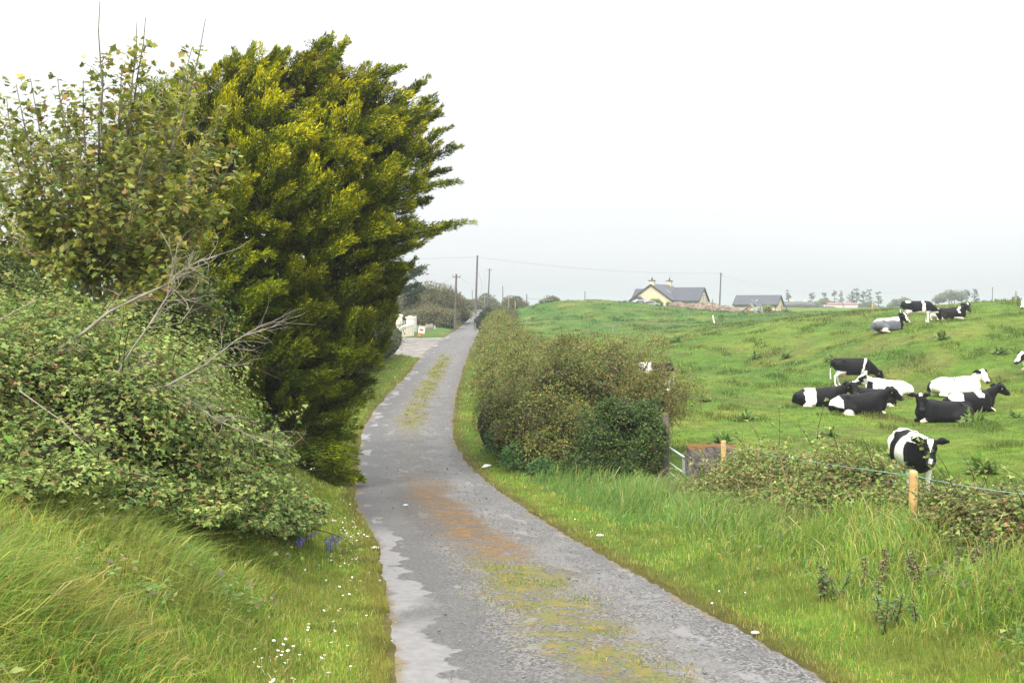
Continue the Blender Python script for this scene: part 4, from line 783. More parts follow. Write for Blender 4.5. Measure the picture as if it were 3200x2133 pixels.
for px, py, d, s, lb in [(3050, 1285, 34, 1.25, 'large broad leaved dock in front of the reclining cow with a white back patch'), (3075, 1500, 24, 1.2, 'dark dock plant in the grass to the right of the timber post'), (3180, 1275, 35, .9, 'dock plant at the right edge of the pasture'), (2200, 1225, 43, 1.1, 'dock by the left end of the cow group above the gate'),
        (2360, 1105, 62, 1.2, 'dark dock tuft on the slope above the hedge end'), (2600, 1090, 54, 1.3, 'dock tuft on the slope left of the grazing cow'), (2110, 1088, 72, 1.6, 'dark green clump on the brow just right of the windswept hawthorn'), (2460, 1095, 60, 1.3, 'dock on the open slope below the farm shed'), (3125, 1130, 48, 1.1, 'grey green docks beside the slope below the two resting cows'), (2590, 1335, 31, 1.0, 'dock in the flat pasture left of the black reclining cow'), (2250, 1330, 30, 1.1, 'dock just beyond the mossy wall block'),
        (2940, 1065, 53, 1.3, 'dark tussock on the slope below the highest cows'), (2790, 1400, 27, .9, 'dock right behind the near standing cow'), (2330, 1290, 36, 1.2, 'dock in the pasture above the mossy wall block')]: dock(px, py, d, s, lb, DG)
def nettle(px, py, d, h, label, brown=False):
    p = at(px, py, d); p.z = gz1(p.x, p.y); t = thing('weed_plant', p, label, 'plant', 'tall weeds in the right bank'); m = MB(); lv = Leaves(); P = []; D = []
    for k in range(6):
        b = p + Vector((random.gauss(0, .09), random.gauss(0, .09), 0)); e = b + Vector((random.gauss(.03, .05), random.gauss(0, .05), h * random.uniform(.45, .8))); m.tube([b, b.lerp(e, .5) + Vector((.01, 0, 0)), e], [.006, .005, .003], 4)
        for q in range(60): f = random.uniform(.1, 1) ** .8; P.append(b.lerp(e, f)); D.append((random.gauss(0, 1), random.gauss(0, 1), -.1))
    n = len(P); cols = [(.11, .19, .055), (.15, .22, .07), (.20, .17, .09)] if not brown else [(.26, .19, .12), (.19, .17, .09), (.13, .17, .06)]
    lv.add(*kites(np.array(P), unit(np.array(D)), unit(rng.normal(size=(n, 3)) + np.array([0, 0, 1.5])), rng.uniform(.03, .075, n), rng.uniform(.012, .03, n), pal(n, cols, [3, 2, 2]))); lv.build('leaves', M_LEAF, t); m.build('stem', M_TWIG, t)
nettle(2770, 1940, 8.3, .42, 'dark nettle with drooping leaves in the right foreground grass'); nettle(2590, 1830, 9.6, .38, 'thin nettle standing in the right bank grass left of the dark one'); nettle(2720, 1790, 9.8, .5, 'tall brownish weed below the timber post', True); nettle(2880, 1800, 9.3, .5, 'weed with dull leaves below the reddish brambles', True); nettle(3050, 1760, 9.3, .55, 'brown seeding weed among the right hand brambles', True)
# dry reed stems
def straws(px, py, d, n, h, label, col=(.55, .45, .26)):
    p = at(px, py, d); p.z = gz1(p.x, p.y); t = thing('dry_stems', p, label, 'plant'); m = MB()
    for k in range(n):
        b = p + Vector((random.gauss(0, .16), random.gauss(0, .16), 0)); v = Vector((random.gauss(.05, .18), random.gauss(0, .15), 1)); e = b + v * h * random.uniform(.6, 1); m.tube([b, b.lerp(e, .5), e], [.0022 * (d / 8), .0018 * (d / 8), .001], 4)
    m.build('straw', plain('straw', col, .8, .1, 8, .2), t)['kind'] = 'stuff'
straws(2470, 1450, 17.5, 26, 1.15, 'pale dry stalks standing tall out of the bramble patch'); straws(2620, 1480, 15.5, 14, .75, 'dry straw coloured stalks in the brambles left of the timber post'); straws(850, 2060, 6.2, 14, .26, 'thin reddish rush stems in the left foreground grass', (.28, .16, .07))

# flowers: every daisy of the verge by itself
def flower_mesh(kind):
    m = MB(); 
    if kind == 'daisy':
        n = 10; m.tube([(0, 0, -.05), (0, 0, 0)], .0012, 4); 
        for k in range(n):
            a = 2 * math.pi * k / n; b = .32; u = Vector((math.cos(a), math.sin(a), .12)); w = Vector((-math.sin(a), math.cos(a), 0)) * .0036; m.add([u * .003, u * .008 + w, u * .0125, u * .008 - w], [(0, 1, 2, 3)])
    return m
M_PETAL = plain('white_petals', (.82, .82, .80), .7, .2, 40, .05); M_YEL = plain('yellow_petals', (.80, .50, .02), .7, .2, 40, .1); M_BLUE = plain('bluebell_petals', (.16, .15, .38), .7, .2, 40, .15)
def flowers():
    spots = []
    def scatter(px, py, sx, sy, n, rg):
        for k in range(n): spots.append((px + rg.gauss(0, sx), py + rg.gauss(0, sy)))
    rg = random.Random(4); scatter(1100, 1655, 34, 42, 75, rg); scatter(1085, 1575, 25, 18, 20, rg); scatter(1060, 1740, 28, 22, 14, rg); scatter(880, 2045, 40, 40, 26, rg); scatter(1080, 1850, 60, 70, 26, rg); scatter(985, 2020, 45, 50, 14, rg); scatter(1880, 1660, 60, 20, 8, rg); scatter(2260, 1880, 60, 30, 4, rg)
    pet = None
    for px, py in spots:
        # walk down the sight line to the ground
        lo, hi = 4.0, 30.0
        for _ in range(24):
            md = (lo + hi) / 2; p = at(px, py, md)
            if p.z > gz1(p.x, p.y) + .06: lo = md
            else: hi = md
        p = at(px, py, hi)
        if xl(p.y) - p.x < -.05 and p.x < xr(p.y): continue
        if pet is None:
            m = flower_mesh('daisy'); o = m.build('daisy', M_PETAL, None); c = MB(); c.ball((0, 0, .002), .0042, 7, 5, (1, 1, .6)); pet = o; proto = o; disc = c.build('yellow_disc', M_YEL, None); disc.parent = o
        else:
            o = proto.copy(); COL.objects.link(o); dd = disc.copy(); COL.objects.link(dd); dd.parent = o
        o.location = (p.x, p.y, gz1(p.x, p.y) + .05); s = rg.uniform(.8, 1.25); o.scale = (s, s, s); o.rotation_euler = (rg.gauss(.25, .2), rg.gauss(0, .2), rg.uniform(0, 6)); right = p.x > 0
        tag(o, 'small white daisy in the short grass of the right verge' if right else 'small white daisy in the short grass of the left verge', 'daisy', 'daisies in the right verge' if right else 'daisies in the left verge')
flowers()
def bluebell(px, py, d, label):
    p = at(px, py, d); t = thing('bluebell', (p.x, p.y, gz1(p.x, p.y)), label, 'flower', 'bluebells under the brambles'); m = MB(); st = MB(); 
    for k in range(3):
        b = Vector((p.x + random.gauss(0, .05), p.y + random.gauss(0, .05), gz1(p.x, p.y))); h = random.uniform(.20, .30); st.tube([b, b + Vector((0, 0, h * .8)), b + Vector((.05, 0, h))], .004, 4)
        for q in range(7): c = b + Vector((.05 * q / 7 + random.gauss(0, .018), random.gauss(0, .015), h * (.72 + .05 * q))); m.tube([c, c - Vector((0, 0, .022)), c - Vector((0, 0, .03))], [.004, .008, .011], 6)
    m.build('blue_bells', M_BLUE, t); st.build('stem', plain('bluebell_stem', (.10, .17, .05), .8, .1, 9, .1), t)
bluebell(925, 1510, 11.6, 'bluebell close under the cypress foliage'); bluebell(945, 1525, 12.0, 'bluebell beside the bramble tips near the cypress'); bluebell(1010, 1590, 12.2, 'lowest bluebell, nearest the daisies'); bluebell(1030, 1550, 12.8, 'bluebell nearest the edge of the road')
def litter():
    p = at(1520, 1457, 26); z = gz1(p.x, p.y) + .03; m = MB(); m.add([(-.16, 0, .02), (-.02, -.07, .05), (.17, .02, .10), (.05, .07, .0), (-.05, .02, .12), (-.16, 0, .012), (-.02, -.07, .042), (.17, .02, .092), (.05, .07, -.008), (-.05, .02, .112)], [(0, 1, 4), (1, 2, 4), (2, 3, 4), (3, 0, 4), (5, 9, 6), (6, 9, 7), (7, 9, 8), (8, 9, 5), (0, 5, 6, 1), (1, 6, 7, 2), (2, 7, 8, 3), (3, 8, 5, 0)])
    o = m.build('litter_paper', M_WHITE, None); o.location = (p.x, p.y, z); o.scale = (.8, .8, .8); tag(o, 'crumpled white litter lying on the verge beside the hedge', 'litter')
    for px, py, s, lb in [(1268, 1578, .05, 'flat pale stone lying in the middle of the road'), (1040, 1627, .05, 'pale grey stone in the left verge beside the daisies'), (1876, 1672, .05, 'pale stone on the right verge beside a few daisies'), (1172, 1711, .05, 'small tan stone at the left edge of the tarmac'), (2360, 1975, .03, 'grey stone at the right edge of the tarmac')]:
        lo, hi = 4.0, 30.0
        for _ in range(24):
            md = (lo + hi) / 2; q = at(px, py, md); g = max(gz1(q.x, q.y), float(zr(q.y)) if xl(q.y) < q.x < xr(q.y) else -99)
            if q.z > g + .02: lo = md
            else: hi = md
        q = at(px, py, hi); m = MB(); m.ball((0, 0, 0), 1, 9, 7, (1.3, .9, .45)); m.v = [tuple(np.array(v) * (1 + .25 * (hash2(np.array(i), np.array(3), 1) - .5))) for i, v in enumerate(m.v)]
        o = m.build('stone', plain('pale_stone', (.52, .49, .42), .85, .2, 4, .2), None, smooth=False); o.location = q; o.scale = (s, s, s); tag(o, lb, 'stone')
litter()
# ------------------------------------------------------------------ cattle
def surface_nets(Fv, G, org, h):
    s = Fv < 0; nx, ny, nz_ = s.shape; c = s[:-1, :-1, :-1].astype(np.int8)
    cnt = sum(s[i:nx - 1 + i, j:ny - 1 + j, k:nz_ - 1 + k].astype(np.int8) for i in (0, 1) for j in (0, 1) for k in (0, 1)); act = (cnt > 0) & (cnt < 8)
    idx = np.full(act.shape, -1, np.int64); I = np.argwhere(act); idx[act] = np.arange(len(I)); acc = np.zeros((len(I), 3)); num = np.zeros(len(I))
    corners = [(i, j, k) for i in (0, 1) for j in (0, 1) for k in (0, 1)]
    for a in corners:
        for ax in range(3):
            if a[ax]: continue
            b = list(a); b[ax] = 1; fa = Fv[I[:, 0] + a[0], I[:, 1] + a[1], I[:, 2] + a[2]]; fb = Fv[I[:, 0] + b[0], I[:, 1] + b[1], I[:, 2] + b[2]]; x = (fa < 0) != (fb < 0); t = np.where(x, fa / np.where(fa == fb, 1, fa - fb), 0)
            p = np.array(a)[None] + np.eye(3)[ax][None] * t[:, None]; acc += np.where(x[:, None], p, 0); num += x
    V = org + (I + acc / num[:, None]) * h; Q = []
    for ax in range(3):
        u, v = (ax + 1) % 3, (ax + 2) % 3; sl0 = [slice(1, -1)] * 3; sl0[ax] = slice(0, -1); sl1 = [slice(1, -1)] * 3; sl1[ax] = slice(1, None)
        e = np.argwhere(s[tuple(sl0)] != s[tuple(sl1)]); 
        if not len(e): continue
        off = np.ones(3, int); off[ax] = 0; e = e + off; inside = s[e[:, 0], e[:, 1], e[:, 2]]; q = []
        for du, dv in ((-1, -1), (0, -1), (0, 0), (-1, 0)):
            c_ = e.copy(); c_[:, u] += du; c_[:, v] += dv; q.append(idx[c_[:, 0], c_[:, 1], c_[:, 2]])
        q = np.stack(q, 1); q = np.where(inside[:, None], q, q[:, ::-1]); Q.append(q)
    Q = np.concatenate(Q); Q = Q[(Q >= 0).all(1)]; g = G[I[:, 0], I[:, 1], I[:, 2]]
    return V, Q, g
class SDF:
    """tapered capsules blended into one smooth body"""
    def __init__(s): s.p = []
    def cap(s, g, a, b, ra, rb=None, sc=(1, 1, 1), k=.05, M=None): s.p.append((g, np.array(a, float), np.array(b, float), ra, rb if rb is not None else ra, np.array(sc, float), k, M))
    def ball(s, g, a, r, sc=(1, 1, 1), k=.05, M=None): s.cap(g, a, a, r, r, sc, k, M)
    def mesh(s, h):
        lo = np.min([np.minimum(p[1], p[2]) - max(p[3], p[4]) * 1.0 for p in s.p], 0) - .08; hi = np.max([np.maximum(p[1], p[2]) + max(p[3], p[4]) * 1.0 for p in s.p], 0) + .08
        n = np.ceil((hi - lo) / h).astype(int) + 1; ax = [lo[i] + np.arange(n[i]) * h for i in range(3)]; Fv = np.full(n, .5); G = np.zeros(n, np.int16)
        for (g, a, b, ra, rb, sc, k, M) in s.p:
            R = max(ra, rb) * 1.05 + k + .05; l = np.maximum(np.floor((np.minimum(a, b) - R - lo) / h).astype(int), 0); u = np.minimum(np.ceil((np.maximum(a, b) + R - lo) / h).astype(int) + 1, n)
            X, Y, Z = np.meshgrid(ax[0][l[0]:u[0]], ax[1][l[1]:u[1]], ax[2][l[2]:u[2]], indexing='ij'); P = np.stack([X, Y, Z], -1) - a; ba = b - a
            if M is not None: P = P @ M; ba = ba @ M
            P = P / sc; ba = ba / sc; L2 = max(ba @ ba, 1e-9); t = np.clip((P @ ba) / L2, 0, 1); d = (np.linalg.norm(P - t[..., None] * ba, axis=-1) - (ra + (rb - ra) * t)) * min(sc.min(), 1)
            sl = tuple(slice(l[i], u[i]) for i in range(3)); f0 = Fv[sl]; G[sl] = np.where(d < f0, g, G[sl]); hh = np.maximum(k - np.abs(f0 - d), 0) / k; Fv[sl] = np.minimum(f0, d) - hh * hh * k * .25
        return surface_nets(Fv, G, lo, h)
HS = 1.14
BODY, HEAD, EAR, LEG, UDDER, TAIL, NECK, HOOF = range(8)
def mir(p, s): return (p[0], p[1] * s, p[2])
def cow_sdf(pose, head, fat=1.0, legs=None):
    """head = (poll x, y, z, yaw deg, pitch deg) in the cow's own frame; x forward, y left"""
    S = SDF(); c = S.cap
    if pose == 'stand':
        c(BODY, (-.52, 0, .98), (.42, 0, .96), .36, .36, (1, .86 * fat, 1), .12); c(BODY, (-.40, 0, .86), (.25, 0, .84), .27, .26, (1, 1.08 * fat, 1), .12)
        c(BODY, (-.80, 0, 1.10), (-.5, 0, 1.08), .23, .30, (1, .95, 1), .10); c(BODY, (-.92, 0, 1.31), (.40, 0, 1.32), .055, .06, (1, 1, 1), .10); c(BODY, (.42, 0, .98), (.68, 0, .92), .34, .25, (1, .72, 1), .12); c(BODY, (.70, 0, .74), (.55, 0, .66), .13, .15, (1, .8, 1), .10)
        for s in (-1, 1):
            S.ball(BODY, (-.52, .24 * s, 1.29), .055, k=.10); S.ball(BODY, (-.93, .12 * s, 1.20), .06, k=.08)
            c(BODY, (.55, .15 * s, 1.16), (.60, .19 * s, .80), .13, .12, k=.10); dx = (legs or {}).get(('h', s), 0); fx = (legs or {}).get(('f', s), 0)
            c(BODY, (-.70, .16 * s, 1.05), (-.60, .19 * s, .74), .20, .14, k=.08); hk = (-.83 + dx, .17 * s, .50); ft = (-.80 + dx * 1.25, .17 * s, .13)
            c(LEG, (-.62, .19 * s, .74), hk, .12, .062, k=.05); c(LEG, hk, ft, .056, .043, k=.03); c(LEG, ft, (ft[0] + .06, ft[1], .045), .048, .055, k=.02); S.ball(HOOF, (ft[0] + .08, ft[1], .035), .058, (1.25, .95, .7), k=.015)
            kn = (.56 + fx * .6, .17 * s, .42); fe = (.555 + fx, .165 * s, .12); c(LEG, (.60, .18 * s, .82), (.54, .175 * s, .64), .12, .085, k=.06); c(LEG, (.54, .175 * s, .66), kn, .085, .058, k=.05); c(LEG, kn, fe, .050, .043, k=.03); c(LEG, fe, (fe[0] + .04, fe[1], .04), .047, .052, k=.02); S.ball(HOOF, (fe[0] + .06, fe[1], .035), .056, (1.25, .95, .7), k=.015)
        S.ball(UDDER, (-.50, 0, .60), .18, (1.15, .85, .95), .05)
        for s in (-1, 1):
            for q in (-.40, -.58): c(UDDER, (q, .07 * s, .48), (q, .075 * s, .40), .022, .014, k=.02)
        c(TAIL, (-.98, 0, 1.25), (-1.06, 0, 1.08), .045, .032, k=.05); c(TAIL, (-1.06, 0, 1.08), (-1.07, .02, .62), .030, .024, k=.02); c(TAIL, (-1.07, .02, .64), (-1.05, .02, .38), .032, .045, k=.03); nb = (.62, 0, 1.14); nb2 = (.72, 0, .88)
    else:
        c(BODY, (-.55, 0, .42), (.42, 0, .46), .37, .36, (1, .98 * fat, 1), .12); c(BODY, (-.45, .06, .27), (.30, .03, .26), .27, .25, (1, 1.42 * fat, 1), .12); c(BODY, (-.88, .03, .36), (-.5, .02, .46), .22, .32, (1, 1.0, 1), .12)
        c(BODY, (-.95, .0, .58), (.42, 0, .80), .05, .055, (1, 1, 1), .12); c(BODY, (.42, 0, .50), (.74, 0, .44), .34, .24, (1, .78, 1), .12); c(BODY, (.74, 0, .26), (.5, 0, .18), .15, .16, (1, 1, 1), .10)
        for s in (-1, 1):
            S.ball(BODY, (-.50, .24 * s, .74), .06, k=.11); S.ball(BODY, (-.98, .12 * s, .52), .06, k=.08); c(BODY, (.50, .18 * s, .66), (.60, .24 * s, .34), .14, .13, k=.10)
            ext = (legs or {}).get(('f', s), 0); el_ = (.54, .27 * s, .22); kn = (.86, .22 * s, .12 + .03 * ext); c(LEG, el_, kn, .10, .068, k=.06)
            if ext: c(LEG, kn, (1.16, .24 * s, .06), .055, .045, k=.03); S.ball(HOOF, (1.22, .24 * s, .05), .055, (1.3, .95, .7), .02)
            else: c(LEG, kn, (.58, .16 * s, .06), .055, .045, k=.03); S.ball(HOOF, (.52, .16 * s, .05), .052, (1.3, .95, .8), .02)
        s = (legs or {}).get('hip', 1)
        c(BODY, (-.72, .22 * s, .42), (-.34, .38 * s, .26), .24, .17, k=.10); c(LEG, (-.34, .40 * s, .22), (-.66, .52 * s, .11), .13, .075, k=.06); c(LEG, (-.66, .52 * s, .10), (-.30, .58 * s, .055), .058, .045, k=.03); S.ball(HOOF, (-.23, .59 * s, .05), .052, (1.3, .95, .8), .02)
        c(BODY, (-.72, -.2 * s, .38), (-.40, -.34 * s, .22), .22, .15, k=.10); S.ball(UDDER, (-.52, .30 * s, .13), .13, (1.2, 1, .9), .04); c(TAIL, (-1.03, 0, .50), (-1.10, .06, .25), .045, .03, k=.05); c(TAIL, (-1.10, .06, .25), (-1.0, .2 * s, .06), .03, .035, k=.03); nb = (.66, 0, .66); nb2 = (.78, 0, .42)
    px, py, pz, yaw, pit = head; yw, pt = math.radians(yaw), math.radians(pit); f = Vector((math.cos(yw) * math.cos(pt), math.sin(yw) * math.cos(pt), math.sin(pt))); sd = Vector((-math.sin(yw), math.cos(yw), 0)); u = f.cross(sd); O = Vector((px, py, pz))
    def H(a, b, c_): return tuple(O + (f * a + sd * b + u * c_) * HS)
    mid = ((nb[0] + px) / 2, (nb[1] + py) / 2 * .8, (nb[2] + pz) / 2 - .02); c(NECK, nb, mid, .23, .165, (1, .78, 1), .10); c(NECK, mid, H(.02, 0, -.03), .165, .125, (1, .85, 1), .08); c(NECK, nb2, (mid[0] * .6 + px * .4 - .02, mid[1], mid[2] * .6 + pz * .4 - .16), .17, .085, (1, .75, 1), .10)
    c(HEAD, H(.04, 0, .015), H(.14, 0, .02), .132, .132, k=.05); c(HEAD, H(.16, 0, .0), H(.36, 0, -.03), .126, .092, k=.05); c(HEAD, H(.37, 0, -.035), H(.45, 0, -.045), .098, .092, k=.04); c(HEAD, H(.08, 0, -.12), H(.38, 0, -.095), .085, .06, k=.05); S.ball(HEAD, H(.0, 0, .11), .055, k=.05)
    R = np.array([f, sd, u]).T
    for s in (-1, 1):
        S.ball(HEAD, H(.15, .095 * s, .045), .035, k=.03); tip = H(-.05, .33 * s, -.03); root = H(.01, .10 * s, .03); md = H(-.03, .21 * s, .02); c(EAR, root, md, .045, .082, k=.025); c(EAR, md, tip, .082, .035, k=.02)
    return S, (O, f, sd, u)
BLK = np.array([.0045, .004, .005]); WHT = np.array([.78, .76, .71]); PNK = np.array([.62, .38, .28])
def coat_mat():
    m, t = new_mat('cow_coat'); L = t.links.new; o = N(t, 'ShaderNodeOutputMaterial'); b = N(t, 'ShaderNodeBsdfPrincipled'); b.inputs['Roughness'].default_value = .62; b.inputs['Specular IOR Level'].default_value = .14; b.inputs['Sheen Weight'].default_value = .0
    a = N(t, 'ShaderNodeVertexColor', layer_name='Col'); tcn = N(t, 'ShaderNodeTexCoord'); n = N(t, 'ShaderNodeTexNoise', Scale=9.0, Detail=6.0, Roughness=.7); L(tcn.outputs['Object'], n.inputs['Vector']); mr = N(t, 'ShaderNodeMapRange'); mr.inputs['To Min'].default_value = .8; mr.inputs['To Max'].default_value = 1.15; L(n.outputs['Fac'], mr.inputs[0])
    s = N(t, 'ShaderNodeVectorMath', operation='SCALE'); L(a.outputs[0], s.inputs[0]); L(mr.outputs[0], s.inputs['Scale']); L(s.outputs[0], b.inputs['Base Color']); L(b.outputs[0], o.inputs[0]); bp = N(t, 'ShaderNodeBump', Strength=.25, Distance=.02); L(n.outputs['Fac'], bp.inputs['Height']); L(bp.outputs[0], b.inputs['Normal']); return m
M_COAT = coat_mat(); M_TAG = plain('yellow_tag', (.85, .58, .02), .5, .3, 20, .05); M_EYE = plain('cow_eye', (.012, .010, .010), .15, .5, 20, .1); M_NOSTRIL = plain('nostril', (.03, .02, .02), .6, .3, 20, .1)
def cow(px, py, d, pose, yaw, head, pattern, label, tags=(1, -1), h=.026, fat=1.0, legs=None, scale=1.0, blaze=None, seed=0, sink=.03, muzzle=(.05, .04, .045)):
    """pattern(x, y, z, noise) -> True where the coat is black"""
    S, (O, f, sd, u) = cow_sdf(pose, head, fat, legs); V, Q, g = S.mesh(h)
    # relax once so the skin is smooth
    for _ in range(2):
        acc = np.zeros_like(V); cn = np.zeros(len(V))
        for a in range(4):
            for b in (1, 3): np.add.at(acc, Q[:, a], V[Q[:, (a + b) % 4]]); np.add.at(cn, Q[:, a], 1)
        V = V * .5 + .5 * acc / np.maximum(cn, 1)[:, None]
    nz_ = np.stack([n3(V, 4.5, 40 + seed), n3(V, 4.5, 60 + seed), n3(V, 2.2, 80 + seed)], 1) - .5; W = V + nz_ * np.array([.22, .12, .2]); x, y, z = W.T
    blk = pattern(x, y, z); hv = V - np.array(O); hf, hs, hu = hv @ np.array(f) / HS, hv @ np.array(sd) / HS, hv @ np.array(u) / HS
    isH = (g == HEAD); 
    if blaze: blk = np.where(isH, blaze(hf, np.abs(hs), hu), blk)
    leg_w = (g == LEG) & (V[:, 2] < .62) if pose == 'stand' else (g == LEG) & (nz_[:, 2] > .05); blk = np.where(leg_w, False, blk); col = np.where(blk[:, None], BLK, WHT)
    col[g == UDDER] = PNK; col[g == HOOF] = np.array([.10, .08, .06]); col = np.where(((g == EAR) & (True if label.find('white faced') < 0 else True))[:, None], BLK, col); mz = isH & (hf > .43) & (hu < .02); col[mz] = np.array(muzzle)
    col = np.where(((g == TAIL) & (V[:, 2] < .9) & (pose == 'stand'))[:, None], WHT * .95, col)
    if pose != 'stand':
        dirt = (~blk) & (V[:, 2] < .22); col[dirt] = col[dirt] * np.array([.85, .72, .58])
    p = at(px, py, d); z0 = gz1(p.x, d); t = thing('cow', (p.x, d, z0 - (sink if pose == 'stand' else .07)), label, 'cow', 'dairy cows in the pasture', math.radians(yaw)); t.scale = (scale,) * 3
    me = np_mesh('body', V, [Q], col, True); o = link('body', me, M_COAT, t, False)
    def H(a, b, c_): return O + (f * a + sd * b + u * c_) * HS
    for s in (-1, 1):
        m = MB(); m.ball(H(.155, .118 * s, .050), .020, 8, 6); m.build('eye', M_EYE, t, world=False, smooth=True); m = MB(); m.ball(H(.525, .035 * s, -.035), .013, 6, 5); m.build('nostril', M_NOSTRIL, t, world=False)
        if s in tags: m = MB(); c_ = H(.03, .205 * s, -.055); m.box(c_, (.012, .052, .065), Matrix((f, sd, u)).transposed()); m.build('ear_tag', M_TAG, t, world=False)
    return t
black = lambda x, y, z: np.ones(len(x), bool)
white = lambda x, y, z: np.zeros(len(x), bool)
bz = lambda w, a=.05, b=.25: (lambda hf, hs, hu: ~((hs < w) & (hf > a) & (hf < b) & (hu > .02)))
# near cow at the fence, walking head-on
cow(2850, 1533, 23, 'stand', -94, (.98, .06, 1.28, -17, -52), lambda x, y, z: ((x > .30) & (z > .45) & (z < 1.18)) | ((x > -.42 - (1.3 - z) * .35) & (x < -.12 - (1.3 - z) * .45) & (z > .6)), 'white cow with black shoulders standing behind the timber post and facing the camera', tags=(-1,), h=.021,
    blaze=lambda hf, hs, hu: ~(((hs < .065 - hf * .22) & (hf > .0) & (hf < .28) & (hu > .02)) | ((hs < .035) & (hf > .40) & (hu > -.02))), seed=1)
cow(2945, 1322, 35, 'lie', 184, (.92, .12, 1.02, 82, -48), black, 'black cow lying with its head raised toward the camera, a yellow tag in each ear', legs={'hip': 1}, blaze=bz(.05, .0, .10), seed=2)
cow(3030, 1312, 38, 'lie', 8, (1.16, 0, 1.02, 2, -28), lambda x, y, z: ~(((z > .68) & (x > .12) & (x < .42)) | ((x < -.45) & (z > .50) & (x > -.9))), 'black cow with white marks along its back lying behind the tagged black cow', legs={'hip': -1, ('f', -1): 0}, tags=(-1,), blaze=lambda hf, hs, hu: hf > -9, seed=3)
cow(2685, 1292, 37, 'lie', -4, (1.12, 0, .98, 0, -34), lambda x, y, z: ~((x < -.72) & (z > .32)), 'black cow with a white rump lying in profile and stretching its head to the right', legs={'hip': -1}, tags=(-1,), blaze=bz(.04, .0, .16), seed=4)
cow(2722, 1266, 41, 'lie', 192, (.92, .10, 1.04, 78, -35), black, 'black cow mostly hidden behind another, only its head and back showing', legs={'hip': 1}, blaze=bz(.05, .02, .05), seed=5)
cow(2562, 1270, 41, 'lie', -10, (1.12, -.02, .96, -6, -45), lambda x, y, z: ~((x < -.18) & (x > -.62)), 'black cow with a broad white belt lying at the left of the resting group', legs={'hip': -1}, tags=(-1,), blaze=lambda hf, hs, hu: ~((hs < .045) & (hu > .0)), seed=6)
cow(2665, 1209, 48, 'stand', -4, (1.22, 0, .72, 0, -66), lambda x, y, z: ~((np.abs(x - .42 - (z - .9) * .28) < .055) | ((x < -.35) & (z < .78)) | ((x > .30) & (x < .62) & (z < .78))), 'black cow with a thin white shoulder stripe standing and grazing beside a white one', legs={('h', 1): .14, ('h', -1): -.06, ('f', 1): .0}, tags=(-1,), blaze=lambda hf, hs, hu: hf > -9, seed=7)
cow(2775, 1237, 45.5, 'lie', 152, (1.04, .02, .92, 12, -30), lambda x, y, z: ((x > .62) & (x < .92) & (np.abs(z - .55) < .24) & (y > .02)) | ((x < -.78) & (z < .25)), 'white cow with a black eye patch lying with its head to the left', legs={'hip': 1, ('f', 1): 1}, tags=(1,), blaze=lambda hf, hs, hu: (hs > .055) & (hf < .26) & (hf > .04) & (hu < .09), seed=8, muzzle=(.6, .36, .30))
cow(2985, 1236, 42, 'lie', -14, (.98, -.06, 1.06, -52, -42), lambda x, y, z: (np.abs(x + .05) < .14) & (z > .66) & (np.sin(x * 60) > 0) | (x < -1.0), 'white cow with faint grey spots lying alone and looking to the right', legs={'hip': -1, ('f', -1): 0}, tags=(), blaze=lambda hf, hs, hu: (hs > .10) & (hf < .10), seed=9)
GREYP = lambda x, y, z: (z < .74) & (x < .6) & (x > -1.2)
tj = cow(2775, 1029, 58, 'lie', 14, (.92, -.06, 1.04, -78, -45), lambda x, y, z: (z < .70) | (x > .55), 'blue grey cow with a white back lying on the brow with one foreleg stretched out', legs={'hip': -1, ('f', -1): 1}, tags=(1,), blaze=bz(.055, .0, .45), seed=10)
for o in tj.children:
    if o.name.startswith('body'):
        ca = o.data.color_attributes['Col']; nn = len(o.data.vertices); cc = np.empty(nn * 4, np.float32); ca.data.foreach_get('color', cc); cc = cc.reshape(-1, 4); vv = np.empty(nn * 3, np.float32); o.data.vertices.foreach_get('co', vv); vv = vv.reshape(-1, 3)
        k = (cc[:, 0] < .1) & (vv[:, 0] < .58); cc[k, :3] = np.array([.12, .125, .14]) * (.7 + .6 * n3(vv[k], 14, 4))[:, None]; ca.data.foreach_set('color', cc.ravel())
cow(2868, 1003, 62, 'stand', -3, (1.24, 0, .76, 0, -68), lambda x, y, z: ~((np.abs(x - .28) < .10) | ((x < -.45) & (z < .84)) | ((x < -.55) & (x > -.8) & (z > 1.28)) | ((z < .72) & (x > -.45))), 'black and white cow standing and grazing between two lying cows on the brow', legs={('h', 1): .25, ('h', -1): -.02}, tags=(-1,), blaze=lambda hf, hs, hu: hf > -9, seed=11)
cow(2965, 1008, 63, 'lie', -22, (.98, -.02, 1.02, -52, -40), lambda x, y, z: ~((x < -.55) | ((np.abs(x - .55) < .08) & (z > .5)) | ((x > .3) & (z < .2))), 'black cow with a white rump lying on the brow right of the grazing cow', legs={'hip': -1}, tags=(1, -1), blaze=bz(.045, .0, .12), seed=12)
cow(3270, 984, 58, 'stand', 182, (1.26, 0, .86, 0, -62), lambda x, y, z: (x > .62) & (x < .86) & (z > .7) & (z < 1.1), 'white cow grazing on the brow, cut off by the right edge of the photo', tags=(), blaze=lambda hf, hs, hu: hf < -9, seed=13)
cow(3262, 1215, 44, 'lie', 186, (1.04, .06, .80, 12, -35), lambda x, y, z: (x < .2), 'white headed cow lying on the slope, cut off by the right edge of the photo', tags=(1,), blaze=lambda hf, hs, hu: (hu < -.03) | (hs > .09), seed=14)
cow(2035, 1262, 47, 'stand', 178, (1.2, 0, .74, 0, -66), lambda x, y, z: ~((x > .05) & (x < .62) & (z > .9)), 'black cow with a white shoulder standing half hidden behind the hawthorn', tags=(), blaze=lambda hf, hs, hu: hf > -9, seed=15)
